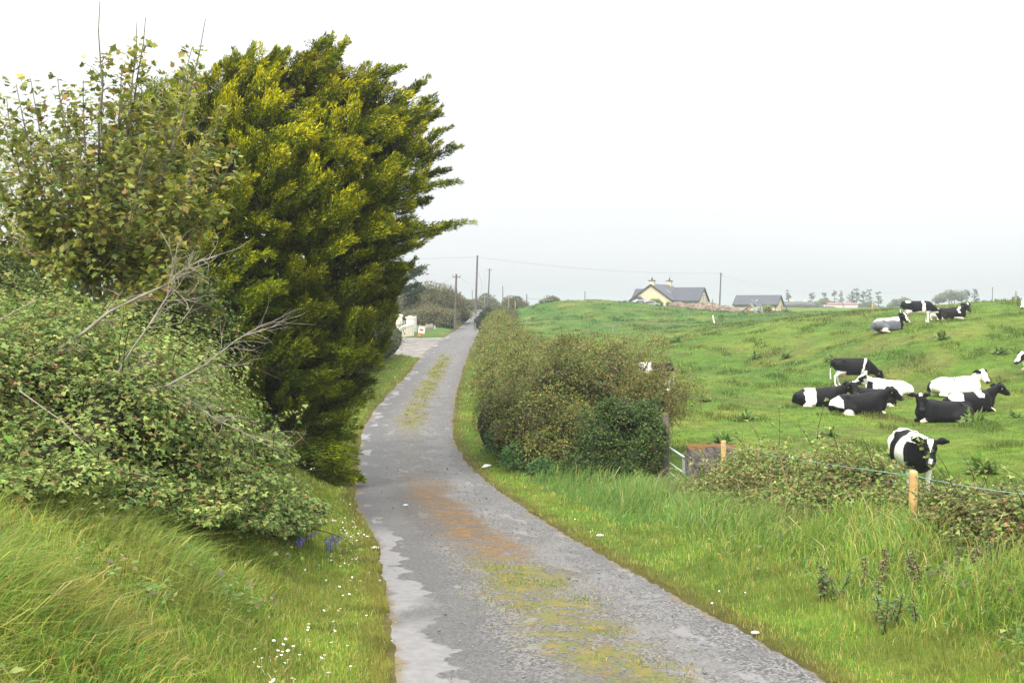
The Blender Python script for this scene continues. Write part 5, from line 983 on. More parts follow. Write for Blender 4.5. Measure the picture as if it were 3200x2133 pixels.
# ------------------------------------------------------------------ field gate, gate pillar, mossy wall, fence
def stone_mat(name, c1, c2, moss, sc):
    m, t = new_mat(name); L = t.links.new; o = N(t, 'ShaderNodeOutputMaterial'); b = N(t, 'ShaderNodeBsdfPrincipled'); b.inputs['Roughness'].default_value = .92; b.inputs['Specular IOR Level'].default_value = .1
    tcn = N(t, 'ShaderNodeTexCoord'); n1 = N(t, 'ShaderNodeTexNoise', Scale=sc, Detail=8.0, Roughness=.75); n2 = N(t, 'ShaderNodeTexNoise', Scale=sc * .45, Detail=5.0); L(tcn.outputs['Object'], n1.inputs['Vector']); L(tcn.outputs['Object'], n2.inputs['Vector'])
    r = N(t, 'ShaderNodeValToRGB'); L(n1.outputs['Fac'], r.inputs[0]); e = r.color_ramp.elements; e[0].position = .36; e[0].color = (*c1, 1); e[1].position = .66; e[1].color = (*c2, 1)
    g = N(t, 'ShaderNodeNewGeometry'); s = N(t, 'ShaderNodeSeparateXYZ'); L(g.outputs['Normal'], s.inputs[0]); ad = N(t, 'ShaderNodeMath', operation='MULTIPLY_ADD'); L(n2.outputs['Fac'], ad.inputs[0]); ad.inputs[1].default_value = 1.6; L(s.outputs['Z'], ad.inputs[2])
    mr = N(t, 'ShaderNodeMapRange'); mr.inputs['From Min'].default_value = 1.0; mr.inputs['From Max'].default_value = 1.4; L(ad.outputs[0], mr.inputs[0]); mx = N(t, 'ShaderNodeMix', data_type='RGBA'); L(mr.outputs[0], mx.inputs[0]); L(r.outputs[0], mx.inputs[6]); mx.inputs[7].default_value = (*moss, 1); L(mx.outputs[2], b.inputs['Base Color'])
    bp = N(t, 'ShaderNodeBump', Strength=.9, Distance=.05); L(n1.outputs['Fac'], bp.inputs['Height']); L(bp.outputs[0], b.inputs['Normal']); L(b.outputs[0], o.inputs[0]); return m
M_STONE = stone_mat('lichened_stone', (.045, .038, .036), (.25, .22, .195), (.16, .075, .03), 9); M_PILLAR = stone_mat('pillar_stone', (.07, .06, .05), (.24, .20, .165), (.12, .10, .04), 6)
def rough_block(name, lo, hi, mat, label, cat, seed, amp=.05, rz=0):
    nx, ny, nz_ = [max(3, int((hi[i] - lo[i]) / .11)) for i in range(3)]; bm = bmesh.new(); bmesh.ops.create_cube(bm, size=1); bmesh.ops.subdivide_edges(bm, edges=bm.edges[:], cuts=7, use_grid_fill=True); c = (Vector(lo) + Vector(hi)) / 2; sz = Vector(hi) - Vector(lo)
    V = np.array([v.co[:] for v in bm.verts]); r = np.abs(V * 2).max(1, keepdims=True); W = V * np.array(sz); nn = rng.normal(size=3); k = np.linalg.norm(V * 2, axis=1, keepdims=True); W = W * (1 - .05 * (k > 1.45)); W += (np.stack([n3(W + seed, 3, 1), n3(W + seed, 3, 2), n3(W + seed, 3, 3)], 1) - .5) * amp * 2
    for v, w in zip(bm.verts, W): v.co = w
    me = bpy.data.meshes.new(name); bm.to_mesh(me); bm.free(); o = link(name, me, mat); o.location = c; o.rotation_euler = (0, 0, rz); return tag(o, label, cat)
rough_block('stone_pillar', (3.0, 22.3, -4.5), (3.54, 22.8, -2.50), M_PILLAR, 'old stone gate pillar half swallowed by the dark ivy bush', 'pillar', 3, .04)
rough_block('wall_block', (3.64, 20.3, -4.4), (4.62, 20.75, -2.96), M_STONE, 'stub of mossy lichened wall topped with rusty moss beside the metal gate', 'wall', 7, .05)
def field_gate():
    A = Vector((3.44, 24.2, -4.28)); B = Vector((3.66, 21.05, -4.28)); t = thing('field_gate', A, 'galvanised tubular field gate between the ivy pillar and the mossy wall', 'gate'); U = Vector((0, 0, 1))
    for h, r in ((1.0, .024), (.66, .016), (.44, .016), (.26, .016), (.10, .018)): m = MB(); m.tube([A + U * h, B + U * h], r, 8); m.build('rail', M_GALV, t, smooth=True)
    for f in (.01, .47, .985): p = A.lerp(B, f); m = MB(); m.box(p + U * .53, (.05, .03, .92)); m.build('upright', M_GALV, t)
    m = MB(); m.tube([A.lerp(B, .47) + U * .98 + Vector((.03, 0, 0)), A.lerp(B, .02) + U * .12 + Vector((.03, 0, 0))], .014, 6); m.build('brace', M_GALV, t, smooth=True)
field_gate()
def round_post(px, ytop, d, r, label, mat, group=None, below=.35, lean=(0, 0), name='fence_post', n=10):
    tp = at(px, ytop, d); g = gz1(tp.x, d); b = Vector((tp.x - lean[0], d - lean[1], min(g, tp.z - .3) - below)); m = MB(); L = (tp - b); m.tube([b, tp - L * .02, tp], [r, r, r * .88], n); o = m.build(name, mat, None, smooth=False); return tag(o, label, 'post', group)
round_post(2855, 1472, 12.3, .052, 'new yellow timber fence post standing in the brambles in front of the cow', M_POST); round_post(2261, 1376, 19.6, .052, 'short new timber post rising just behind the mossy wall block', M_POST)
def wire(pts, r, mat, label, name='overhead_wire', cat='wire', sag=0.0, seg=14, group=None):
    out = []
    for a, b in zip(pts[:-1], pts[1:]):
        a, b = Vector(a), Vector(b)
        for k in range(seg): f = k / seg; p = a.lerp(b, f); p.z -= sag * 4 * f * (1 - f); out.append(p)
    out.append(Vector(pts[-1])); m = MB(); m.tube(out, r, 5); return tag(m.build(name, mat, None), label, cat, group)
wire([at(2255, 1392, 19.6), at(2862, 1487, 12.25), at(3330, 1556, 9.2)], .0045, M_ROPE, 'blue green electric fence rope running along the right bank past the timber post', 'fence_rope', 'fence', .03)
wire([at(2600, 1437, 21), at(2782, 1428, 21.2)], .004, M_WIRE, 'thin wire strand in the grass to the left of the near cow', 'fence_wire', 'wire', .01)

# ------------------------------------------------------------------ poles and overhead wires
def pole(base, top, d, r, label, arm=None, mat=M_DARKPOST, clamp=0, group='wooden utility poles', name='utility_pole', cat='pole', dep=1.2):
    b = at(*base, d); tp = at(*top, d); b0 = b.copy(); b0.z = min(gz1(b.x, d), b.z) - dep; t = thing(name, b, label, cat, group); m = MB(); m.tube([b0, tp], [r * 1.15, r * .8], 9); m.build('shaft', mat, t)
    if arm: m = MB(); m.box(tp - Vector((0, -.12, .35)), (arm, .09, .09)); m.build('crossarm', M_DARKPOST, t)
    if arm:
        for s in (-1, 1): m = MB(); m.tube([tp + Vector((s * arm * .46, .12, -.32)), tp + Vector((s * arm * .46, .12, -.05))], [.06, .07], 7); m.build('insulator', M_WHITE if False else M_GALV, t)
    if clamp: m = MB(); m.box(b.lerp(tp, .62) + Vector((r * .9, -.02, 0)), (.14, .16, .9)); m.build('junction_box', M_DARKPOST, t)
    return tp
p1 = pole((1420, 1006), (1426, 856), 113, .13, 'wooden pole with small crossarm rising from the hedge left of the road crest', .9, clamp=1)
p2 = pole((1485, 952), (1492, 798), 178, .19, 'tallest wooden pole at the crest of the road with a looping cable', None)
p3 = pole((1523, 940), (1530, 839), 205, .15, 'leaning wooden pole with a short crossarm right of the tallest pole', .9)
pole((1572, 950), (1571, 893), 260, .13, 'short distant pole standing right of the road crest'); pole((1475, 955), (1476, 906), 290, .11, 'thin small pole just left of the tallest pole')
p4 = pole((2248, 960), (2253, 852), 215, .16, 'tall single pole standing between the cream house and the shed', .5)
p5 = pole((3100, 948), (3102, 897), 330, .13, 'distant grey pole on the skyline right of the big round tree', .5); p6 = pole((2581, 968), (2581, 914), 345, .12, 'distant grey pole in front of the far pines', .5)
p7 = pole((1226, 1010), (1229, 885), 96, .13, 'pale pole behind the left hedge partly covered by the cypress')
pole((1515, 945), (1515, 834), 200, .035, 'thin radio mast between the tallest pole and the leaning pole', None, M_GALV, group=None, name='radio_mast', cat='mast')
wire([p2 - Vector((0, 0, .3)), at(1190, 808, 172)], .022, M_WIRE, 'overhead wire running left from the tallest pole behind the cypress', sag=.1); wire([p2 - Vector((0, 0, .3)), p4 - Vector((0, 0, .1))], .022, M_WIRE, 'long overhead wire sagging from the tallest pole to the pole by the house', sag=.9, seg=30)
wire([p1 - Vector((.4, 0, .3)), p7], .014, M_WIRE, 'slack wire from the crossarm pole toward the left hedge', sag=1.0); wire([p1 + Vector((.4, 0, -.3)), at(1490, 868, 178)], .012, M_WIRE, 'slack wire between the crossarm pole and the tallest pole', sag=.8)
wire([p5 - Vector((0, 0, .2)), p6 - Vector((0, 0, .2))], .018, M_WIRE, 'faint far wire strung above the pines on the skyline', sag=.6, seg=24); wire([p6 - Vector((0, 0, .2)), p4 - Vector((0, 0, .5))], .014, M_WIRE, 'faint wire descending from the house pole behind the shed', sag=1.0, seg=24)
wire([at(1495, 850, 178), at(1501, 870, 178), at(1506, 888, 178), at(1506, 902, 178), at(1502, 915, 178), at(1495, 925, 178), at(1489, 930, 178)], .025, M_WIRE, 'loose cable looping away from the tallest pole', 'loose_cable', 'cable', 0, 3)

# thin posts about the fields
FG = 'thin field fence posts'
for px, y, d, r, mat, lean, lb in [(2227, 985, 100, .07, M_WHITE, (-.26, 0), 'leaning white post alone in the middle of the pasture'), (1915, 1016, 92, .035, M_OLDPOST, (0, 0), 'thin grey post in a grass tuft at the left of the pasture'), (2290, 972, 150, .06, M_POST, (0, 0), 'small yellow post left of the rusty farm machine'), (2312, 984, 148, .05, M_DARKPOST, (0, 0), 'dark stake below the wheel of the farm machine'),
        (2726, 948, 80, .055, M_POST, (0, 0), 'yellowish post on the brow between the pines and the standing cow'), (3175, 909, 76, .07, M_OLDPOST, (0, 0), 'grey brown post on the skyline at the right edge'), (2458, 956, 160, .09, M_DARKPOST, (0, 0), 'dark post by the bushes right of the shed'), (1828, 910, 130, .05, M_DARKPOST, (0, 0), 'dark thin post on top of the green mound'), (1646, 919, 132, .06, M_DARKPOST, (0, 0), 'dark post on the skyline left of the mound'),
        (1590, 921, 140, .05, M_OLDPOST, (0, 0), 'thin post among the scrub at the end of the hedge'), (1610, 938, 128, .06, M_OLDPOST, (0, 0), 'pale post in the scrub left of the mound'), (2227, 934, 205, .07, M_DARKPOST, (0, 0), 'short dark post beside the house pole'), (2190, 945, 180, .06, M_DARKPOST, (0, 0), 'stub of post on the stone heap'), (1700, 932, 134, .05, M_OLDPOST, (0, 0), 'post holding the rail left of the mound'), (2106, 958, 168, .06, M_POST, (0, 0), 'tiny yellow stake before the brown spoil heap')]:
    round_post(px, y, d, r, lb, mat, FG, lean=lean, n=7)
wire([at(1646, 932, 132), at(1700, 936, 134), at(1730, 936, 134)], .03, M_OLDPOST, 'pale wooden rail on the skyline left of the mound', 'fence_rail', 'rail', 0, 2)

# ------------------------------------------------------------------ cream farmhouse
def frame(o, ang): c, s = math.cos(ang), math.sin(ang); return lambda a, b, z: Vector((o[0] + a * c - b * s, o[1] + a * s + b * c, z))
def gable_block(W, a0, a1, b0, b1, zb, ze, zr_, t, ov=.35, along='a', walls=M_CREAM, wname='wall', thick=.16):
    """a block with its ridge along a; gables at a0 and a1"""
    bm_ = (b0 + b1) / 2; T = (lambda a, b, z: W(a, b, z)) if along == 'a' else (lambda a, b, z: W(b, a, z)); m = MB(); g0 = [T(a0, b0, zb), T(a0, b1, zb), T(a0, b1, ze), T(a0, bm_, zr_), T(a0, b0, ze)]; g1 = [T(a1, b0, zb), T(a1, b1, zb), T(a1, b1, ze), T(a1, bm_, zr_), T(a1, b0, ze)]; m.add(g0 + g1, [(0, 1, 2, 3, 4), (9, 8, 7, 6, 5), (0, 5, 6, 1), (1, 6, 7, 2), (0, 4, 9, 5), (2, 7, 8, 3), (3, 8, 9, 4)]); m.build(wname, walls, t)
    sl = (zr_ - ze) / ((b1 - b0) / 2); 
    for s, nm in ((-1, 'roof_slope'), (1, 'roof_slope')):
        be = (b0 - ov) if s < 0 else (b1 + ov); zee = ze - sl * ov; up = Vector((0, 0, thick)); m = MB(); q = [T(a0 - ov * .7, be, zee + .03), T(a1 + ov * .7, be, zee + .03), T(a1 + ov * .7, bm_, zr_ + .03), T(a0 - ov * .7, bm_, zr_ + .03)]; m.prism(q, up); r = m.build(nm, M_SLATE, t)
        m = MB(); m.bar(T(a0 - ov * .7, be, zee), T(a1 + ov * .7, be, zee), .12, .20); m.build('gutter', M_FASCIA, r) if False else m.build('gutter', M_FASCIA, t)
        for a in (a0 - ov * .72, a1 + ov * .72): m = MB(); m.bar(T(a, be, zee + .02), T(a, bm_, zr_ + .06), .10, .26); m.build('bargeboard', M_FASCIA, t)
def house():
    d = 205; c = at(2034, 960, d); ang = math.radians(60); W = frame((c.x, c.y), ang); t = thing('farmhouse', (c.x, c.y, -2.0), 'cream rendered farmhouse with dark slate roof and two chimneys beyond the mound', 'house')
    # main block: ridge leads away to the right (a), gable toward the camera at a = 0
    gable_block(W, 0, 11.0, -4.45, 4.45, -2.6, .55, 3.62, t)
    V = lambda a, b, z: W(a, b, z)
    # cross wing to the right: ridge along -b
    def T(a, b, z): return W(a, b, z)
    gable_block(lambda a, b, z: T(6.4 + b, -3.0 - a, z), 0, 6.0, -2.9, 2.9, -2.6, .50, 2.98, t)
    gable_block(lambda a, b, z: T(6.4 + b, 2.4 + a, z), 0, 3.4, -2.2, 2.2, -2.6, .9, 2.75, t)
    for a, top in ((.55, 4.45), (10.4, 4.55)):
        m = MB(); m.box(W(a, 0, (top + 2.6) / 2), (.95, 1.0, top - 2.6), rz=ang); ch = m.build('chimney', M_CREAM, t); m = MB(); m.box(W(a, 0, top + .07), (1.15, 1.2, .16), rz=ang); k = m.build('chimney_cap', M_SLATE, t); k.parent = ch; k.matrix_parent_inverse = Matrix(); k.location = (0, 0, 0)
        m = MB(); p = W(a, 0, top + .14); m.tube([p, p + Vector((0, 0, .55))], [.16, .13], 8); k = m.build('chimney_pot', M_FASCIA, t); k.parent = ch; k.location = (0, 0, 0)
    m = MB(); p = W(10.9, 0, 4.2); m.tube([p, p + Vector((0, 0, 1.8))], .035, 5); 
    for q in (-.3, 0, .3): m.bar(p + Vector((-.35, q * .3, 1.45 + q * .3)), p + Vector((.35, q * .3, 1.45 + q * .3)), .03)
    m.build('tv_aerial', M_GALV, t)
    # window in the wing gable, with its frame and sill
    gw = lambda b, z, o=0: T(6.4 + b, -9.0 - o, z); m = MB(); m.box(gw(0, 1.02, .01), (.9, .06, 1.3), rz=ang); w = m.build('window', M_GLASS, t); m = MB()
    for b, z, sx, sz in ((-.46, 1.02, .12, 1.5), (.46, 1.02, .12, 1.5), (0, 1.72, 1.04, .12), (0, .33, 1.2, .12), (0, 1.1, .8, .10), (0, 1.02, .08, 1.3)): m.box(gw(b, z, .05), (sx, .1, sz), rz=ang)
    f = m.build('frame', M_WHITE, t); f.parent = w; f.location = (0, 0, 0)
    # roof light and porch
    m = MB(); n_ = (3.62 - .55) / 4.45; q = [T(3.2, -1.9, 3.62 - n_ * 1.9 + .22), T(4.0, -1.9, 3.62 - n_ * 1.9 + .22), T(4.0, -2.9, 3.62 - n_ * 2.9 + .22), T(3.2, -2.9, 3.62 - n_ * 2.9 + .22)]; m.prism(q, (0, 0, .06)); m.build('roof_light', M_GLASS, t)
    gable_block(lambda a, b, z: T(-a - .02, 2.3 + b, z), 0.0, 1.9, -1.3, 1.3, -2.4, .1, 1.15, t, ov=.25, wname='porch_wall', thick=.1)
    m = MB(); p = W(9, -5.0, 0); m.tube([at(2177, 941, 205), at(2181, 939, 205)], [.35, .30], 12); m.build('satellite_dish', M_WHITE, t)
house()
def shed():
    d = 200; c = at(2293, 975, d); ang = math.radians(-28); W = frame((c.x, c.y), ang); t = thing('farm_shed', (c.x, c.y, -2.4), 'long cream shed with plain dark slate roof to the right of the house', 'shed'); gable_block(W, 0, 8.6, 0, 5.2, -3.2, -.38, 1.32, t, ov=.3)
    m = MB(); m.tube([W(8.35, -.1, -.45), W(8.35, -.1, -3.0)], .06, 6); m.build('downpipe', M_FASCIA, t); m = MB(); m.box(W(8.62, 3.9, -1.5), (.06, .95, 2.0), rz=ang); m.build('door', M_OLDPOST, t)
shed()
# cars parked by the house: only their roofs clear the mound
M_CARW = plain('white_car_paint', (.78, .79, .80), .3, .5, 2, .04); M_TYRE = plain('tyre_rubber', (.02, .02, .02), .85, .2, 10, .2); M_CARS = plain('silver_car_paint', (.50, .53, .56), .3, .5, 2, .04)
def car(px, y, d, ang, mat, label):
    p = at(px, y, d); z0 = p.z - 1.46; W0 = frame((p.x, p.y), ang); W = lambda a, b, z: W0(a, b, z0 + z); t = thing('parked_car', (p.x, p.y, z0), label, 'car', 'cars parked beside the farmhouse'); prof = [(-2.0, .35), (-2.05, .75), (-1.85, .95), (-1.2, 1.0), (-.65, 1.42), (.7, 1.46), (1.5, 1.05), (1.95, .95), (2.0, .4)]
    m = MB(); m.prism([W(a, -.82, z) for a, z in prof], W(0, .82, 0) - W(0, -.82, 0)); m.build('body', mat, t, bevel=.05)
    for s in (-1, 1): m = MB(); m.prism([W(a, .825 * s, z) for a, z in ((-1.0, 1.02), (-.6, 1.36), (.62, 1.38), (1.25, 1.05))], (W(0, .012 * s, 0) - W(0, 0, 0))); m.build('side_window', M_GLASS, t)
    m = MB(); m.prism([W(-1.22, -.62, 1.035), W(-1.22, .62, 1.035), W(-.72, .62, 1.40), W(-.72, -.62, 1.40)], W(-.01, 0, .012) - W(0, 0, 0)); m.build('windscreen', M_GLASS, t)
    for a in (-1.25, 1.3):
        for s in (-1, 1): m = MB(); m.tube([W(a, .72 * s, .32), W(a, .86 * s, .32)], .32, 14); w = m.build('wheel', M_TYRE, t); m = MB(); m.tube([W(a, .862 * s, .32), W(a, .872 * s, .32)], .19, 12); k = m.build('rim', M_GALV, t); k.parent = w; k.location = (0, 0, 0)
car(1994, 937, 184, .3, M_CARW, 'white car parked before the farmhouse porch, only its roof showing above the mound'); car(2026, 940, 182, .1, M_CARS, 'silver grey car parked right of the white one beside the yellow bush')
# spoil heap and rubble
def heap(name, blobs, mat, label, cat, stones, smat, ssz):
    t = thing(name, Vector(blobs[0][:3]), label, cat); m = MB()
    for b in blobs: m.ball(b[:3], 1, 16, 9, b[3:6])
    V = np.array(m.v); V += (np.stack([n3(V, .9, 4), n3(V, .9, 5), n3(V, .9, 6)], 1) - .5) * .8; m.v = [tuple(v) for v in V]; m.build('mound', mat, t, smooth=True)
    if stones:
        P, nr = blob_points(blobs, stones, shell=.1, bottom=0); m = MB()
        for p in P:
            s = ssz * random.uniform(.5, 1.6); a = np.array([random.uniform(.6, 1.3) for _ in range(3)]); b0 = len(m.v); m.ball(p, s, 5, 4, a); 
            for i in range(b0, len(m.v)): m.v[i] = tuple(np.array(m.v[i]) + rng.normal(size=3) * s * .18)
        o = m.build('rubble_stones', smat, t); o['kind'] = 'stuff'
    return t
M_RUB = plain('rubble', (.24, .185, .14), .9, .1, .9, .5, .2, dark=(.13, .105, .09)); M_SPOIL = plain('spoil', (.20, .15, .12), .95, .05, 1.5, .35, .4)
heap('spoil_heap', [bl(2118, 958, 172, 1.5, 1.2, 1.0)], M_SPOIL, 'brown spoil heap in front of the farmhouse wing', 'heap', 0, None, 0)
heap('rubble_heap', [bl(2170, 968, 172, 2.0, 1.3, .8), bl(2215, 966, 173, 2.0, 1.2, .8), bl(2255, 972, 172, 1.8, 1.2, .7), bl(2290, 977, 171, 1.5, 1.0, .55), bl(2135, 966, 170, 1.0, 1.0, .5)], M_RUB, 'long low heap of reddish demolition stone between house and shed', 'heap', 380, M_RUB, .26)
YG = [(.24, .28, .035), (.32, .34, .05), (.13, .19, .035)]
far_hedge([(2052, 948, 190, 1.0, 1.0, .9), (2040, 944, 190, .7, .8, .6), (2064, 952, 190, .6, .8, .6)], 1500, .20, YG, [3, 3, 2], 'yellow green garden bush against the farmhouse gable', 'garden_bush', 'bush'); far_hedge([(2090, 952, 188, .5, .6, .55)], 500, .2, YG, [3, 3, 2], 'small yellow green bush left of the spoil heap', 'garden_bush', 'bush')
far_hedge([(2210, 956, 176, 1.5, 1, .5), (2222, 953, 176, .9, 1, .4)], 900, .2, [(.16, .22, .06), (.22, .26, .07)], [1, 1], 'low green growth on the back of the rubble heap', 'weedy_bush', 'bush')
far_hedge([(2395, 972, 172, 1.2, 1.0, .95), (2378, 976, 172, .9, .9, .7), (2412, 980, 172, .9, .9, .6)], 1800, .2, YG, [3, 3, 3], 'yellow green bush beside the farm machine in front of the shed', 'garden_bush', 'bush'); far_hedge([(2432, 985, 170, 1.3, 1.2, .7), (2455, 984, 170, 1.3, 1.2, .8), (2472, 986, 170, .9, 1, .6)], 2600, .2, [(.10, .11, .045), (.13, .14, .06), (.07, .085, .04)], [1, 1, 1], 'dull dark bushes at the right corner of the shed', 'bush', 'bush')
# rusty farm machine propped in front of the shed
def machine():
    d = 166; o = at(2345, 988, d); t = thing('farm_machine', o, 'rusty old farm loader with jutting arms and a small wheel before the shed', 'machine'); R = plain('rusty_steel', (.20, .11, .07), .8, .3, 3, .4); G = plain('faded_grey_paint', (.36, .40, .38), .7, .3, 2, .3); RD = plain('faded_red_paint', (.36, .10, .11), .7, .3, 2, .3)
    def P(x, y, z=0): return at(x, y, d + z)
    def part(nm, segs, w, mat):
        m = MB()
        for a, b in segs: m.bar(P(*a), P(*b), w)
        return m.build(nm, mat, t)
    part('lift_arm', [((2322, 972), (2346, 951)), ((2346, 951), (2350, 956)), ((2330, 968), (2350, 954)), ((2328, 978), (2351, 958)), ((2322, 972), (2328, 978)), ((2333, 964), (2338, 971)), ((2323, 968), (2333, 964))], .13, R)
    part('lift_arm', [((2322, 972, .9), (2346, 951, .9)), ((2328, 978, .9), (2351, 958, .9)), ((2333, 964, .9), (2338, 971, .9))], .12, R)
    part('mast', [((2346, 951), (2364, 981)), ((2350, 950), (2368, 980)), ((2346, 951), (2358, 943)), ((2358, 943), (2368, 936)), ((2352, 944), (2362, 951)), ((2350, 939), (2358, 945)), ((2360, 948), (2366, 953))], .16, G)
    part('rear_frame', [((2375, 953), (2362, 985)), ((2378, 953), (2383, 978)), ((2375, 953), (2360, 962)), ((2366, 972), (2382, 975)), ((2370, 963), (2378, 984)), ((2376, 968), (2366, 984)), ((2378, 953), (2374, 956)), ((2362, 968), (2378, 980))], .20, G)
    part('rear_frame', [((2375, 953, 1), (2362, 985, 1)), ((2378, 953, 1), (2384, 980, 1)), ((2364, 978, 1), (2382, 980, 1))], .16, G)
    m = MB(); m.prism([P(2329, 984), P(2331, 974), P(2340, 972), P(2348, 977), P(2351, 984)], (0, 1.1, 0)); m.build('red_body', RD, t); part('red_rail', [((2342, 972), (2358, 976)), ((2352, 973), (2352, 985)), ((2329, 985), (2366, 986))], .10, R)
    m = MB(); c = P(2319, 980); m.tube([c - Vector((0, .2, 0)), c + Vector((0, .25, 0))], .42, 14); w = m.build('wheel', M_TYRE, t); part('drawbar', [((2313, 976), (2322, 966))], .12, G); m = MB(); m.box(P(2316, 965), (.45, .5, .45)); m.build('weight_box', G, t)
machine()

# ------------------------------------------------------------------ white gateway and warning sign at the side lane
def gateway():
    d = 97.0; GG = 'white gateway pillars'
    def pillar(px, y0, y1, w, dd, label):
        a = at(px, y1, dd); b = at(px, y0, dd); t = thing('gate_pillar', (a.x, dd, a.z), label, 'pillar', GG); h = b.z - a.z; m = MB(); m.box((a.x, dd, a.z + (h - .18) / 2 - .15), (w, w, h - .18 + .3)); m.build('shaft', M_PALE, t)
        m = MB(); z = a.z + h - .18; m.box((a.x, dd, z + .05), (w + .16, w + .16, .10)); hw = w / 2 + .05; m.add([(a.x - hw, dd - hw, z + .10), (a.x + hw, dd - hw, z + .10), (a.x + hw, dd + hw, z + .10), (a.x - hw, dd + hw, z + .10), (a.x, dd, z + .24)], [(0, 1, 4), (1, 2, 4), (2, 3, 4), (3, 0, 4)]); m.build('cap', M_WHITE, t)
    pillar(1282, 988, 1052, .68, d, 'white capped cream gate pillar nearest the warning sign'); pillar(1248, 982, 1046, .6, d + 7, 'second white gate pillar partly hidden by the left hedge')
    A = at(1254, 1058, d - 2.4); B = at(1289, 1052, d - .42); t = thing('wing_wall', A, 'low cream wing wall with white sloping coping in front of the gate pillars', 'wall'); hA, hB = 1.10, 1.16; n_ = Vector((-(B - A).y, (B - A).x, 0)).normalized() * .2; m = MB(); m.prism([A - Vector((0, 0, .4)), B - Vector((0, 0, .4)), B + Vector((0, 0, hB)), A + Vector((0, 0, hA - .12))], n_); m.build('wall', M_PALE, t)
    m = MB(); m.bar(A + Vector((-.06, 0, hA - .06)) + n_ / 2, B + Vector((0, 0, hB + .06)) + n_ / 2, .34, .12); m.build('coping', M_WHITE, t)
    t = thing('entrance_gate', at(1264, 1046, d + 3.5), 'grey barred entrance gate between the two white pillars', 'gate'); L0 = at(1251, 1046, d + 6.7); R0 = at(1276, 1048, d + .6)
    for h in (.35, .7, 1.05, 1.4): m = MB(); m.bar(L0 + Vector((0, 0, h)), R0 + Vector((0, 0, h)), .05); m.build('rail', M_GALV, t)
    for f in (0.02, .5, .98): m = MB(); p = L0.lerp(R0, f); m.bar(p + Vector((.01, 0, .2)), p + Vector((.01, 0, 1.5)), .06); m.build('upright', M_GALV, t)
    a = at(1298, 1041, 101); tt = thing('concrete_post', a, 'square grey concrete post just right of the white gate pillar', 'post'); m = MB(); m.box(a + Vector((0, 0, .8)), (.26, .26, 1.9)); m.build('shaft', plain('grey_concrete', (.42, .43, .40), .9, .1, 3, .2, .2), tt); m = MB(); m.box(a + Vector((-.25, 0, 1.8)), (.85, .2, .06)); m.build('top_bar', M_OLDPOST, tt)
    t = thing('picket_fence', at(1340, 1044, 104), 'short run of weathered grey pickets under the left hedge mound', 'fence'); A = at(1306, 1044, 102.5); B = at(1352, 1036, 109)
    for k in range(16): p = A.lerp(B, k / 15); h = random.uniform(.75, 1.0); m = MB(); m.box(p + Vector((0, 0, h / 2 - .1)), (.16, .03, h + .2)); m.build('picket', M_OLDPOST, t)
    m = MB(); m.bar(A + Vector((0, .05, .5)), B + Vector((0, .05, .5)), .05, .09); m.build('rail', M_OLDPOST, t)
    round_post(1359, 1016, 110, .04, 'thin white stake at the right end of the picket fence', M_WHITE, None)
gateway()
def sign():
    d = 93.5; b = at(1312, 1052, d); b.z = max(b.z, gz1(b.x, d) - .02); t = thing('warning_sign', b, 'white cattle warning board tied to an orange traffic cone at the lane mouth', 'sign'); OR = plain('orange_cone', (.70, .16, .08), .6, .3, 6, .15)
    m = MB(); m.box(b + Vector((0, 0, .025)), (.42, .42, .05)); m.build('cone_base', M_TYRE, t); m = MB(); lean = Vector((.16, 0, 1)).normalized(); m.tube([b + Vector((0, 0, .05)), b + lean * .5, b + lean * 1.06], [.19, .12, .045], 14); m.build('cone', OR, t)
    tilt = Matrix.Rotation(math.radians(9), 3, 'Y'); c = b + lean * .66 + Vector((.09, -.20, .0)); m = MB(); m.box(c, (.60, .015, .62), tilt); bd = m.build('board', plain('sign_board', (.80, .70, .58), .6, .3, 3, .08), t); BLK_ = plain('sign_black', (.03, .015, .025), .6, .3, 5, .1)
    def B2(x, z): return c + tilt @ Vector((x, -.0095, z))
    cu = bpy.data.curves.new('lettering', 'FONT'); cu.body = 'CAUTION'; cu.size = .135; cu.align_x = 'CENTER'; cu.extrude = .002; tmp = bpy.data.objects.new('lettering', cu); COL.objects.link(tmp); dg = bpy.context.evaluated_depsgraph_get(); me = bpy.data.meshes.new_from_object(tmp.evaluated_get(dg)); bpy.data.objects.remove(tmp); me.transform(Matrix.Translation(B2(0, .17)) @ tilt.to_4x4() @ Matrix.Rotation(math.pi / 2, 4, 'X')); k = link('lettering', me, BLK_, t); k.parent = bd; k.location = (0, 0, 0)
    m = MB()   # a walking cow in silhouette
    sil = [(-.19, .08), (-.20, -.02), (-.17, -.12), (-.145, -.12), (-.13, -.02), (-.06, -.03), (-.045, -.14), (-.015, -.14), (0, -.03), (.05, -.03), (.055, -.13), (.085, -.13), (.10, -.0), (.15, .03), (.20, .0), (.215, .03), (.17, .08), (.13, .10), (.05, .085), (-.10, .09)]
    m.prism([B2(x, z) for x, z in sil], tilt @ Vector((0, -.003, 0))); k = m.build('cow_symbol', BLK_, t); k.parent = bd; k.location = (0, 0, 0)
sign()

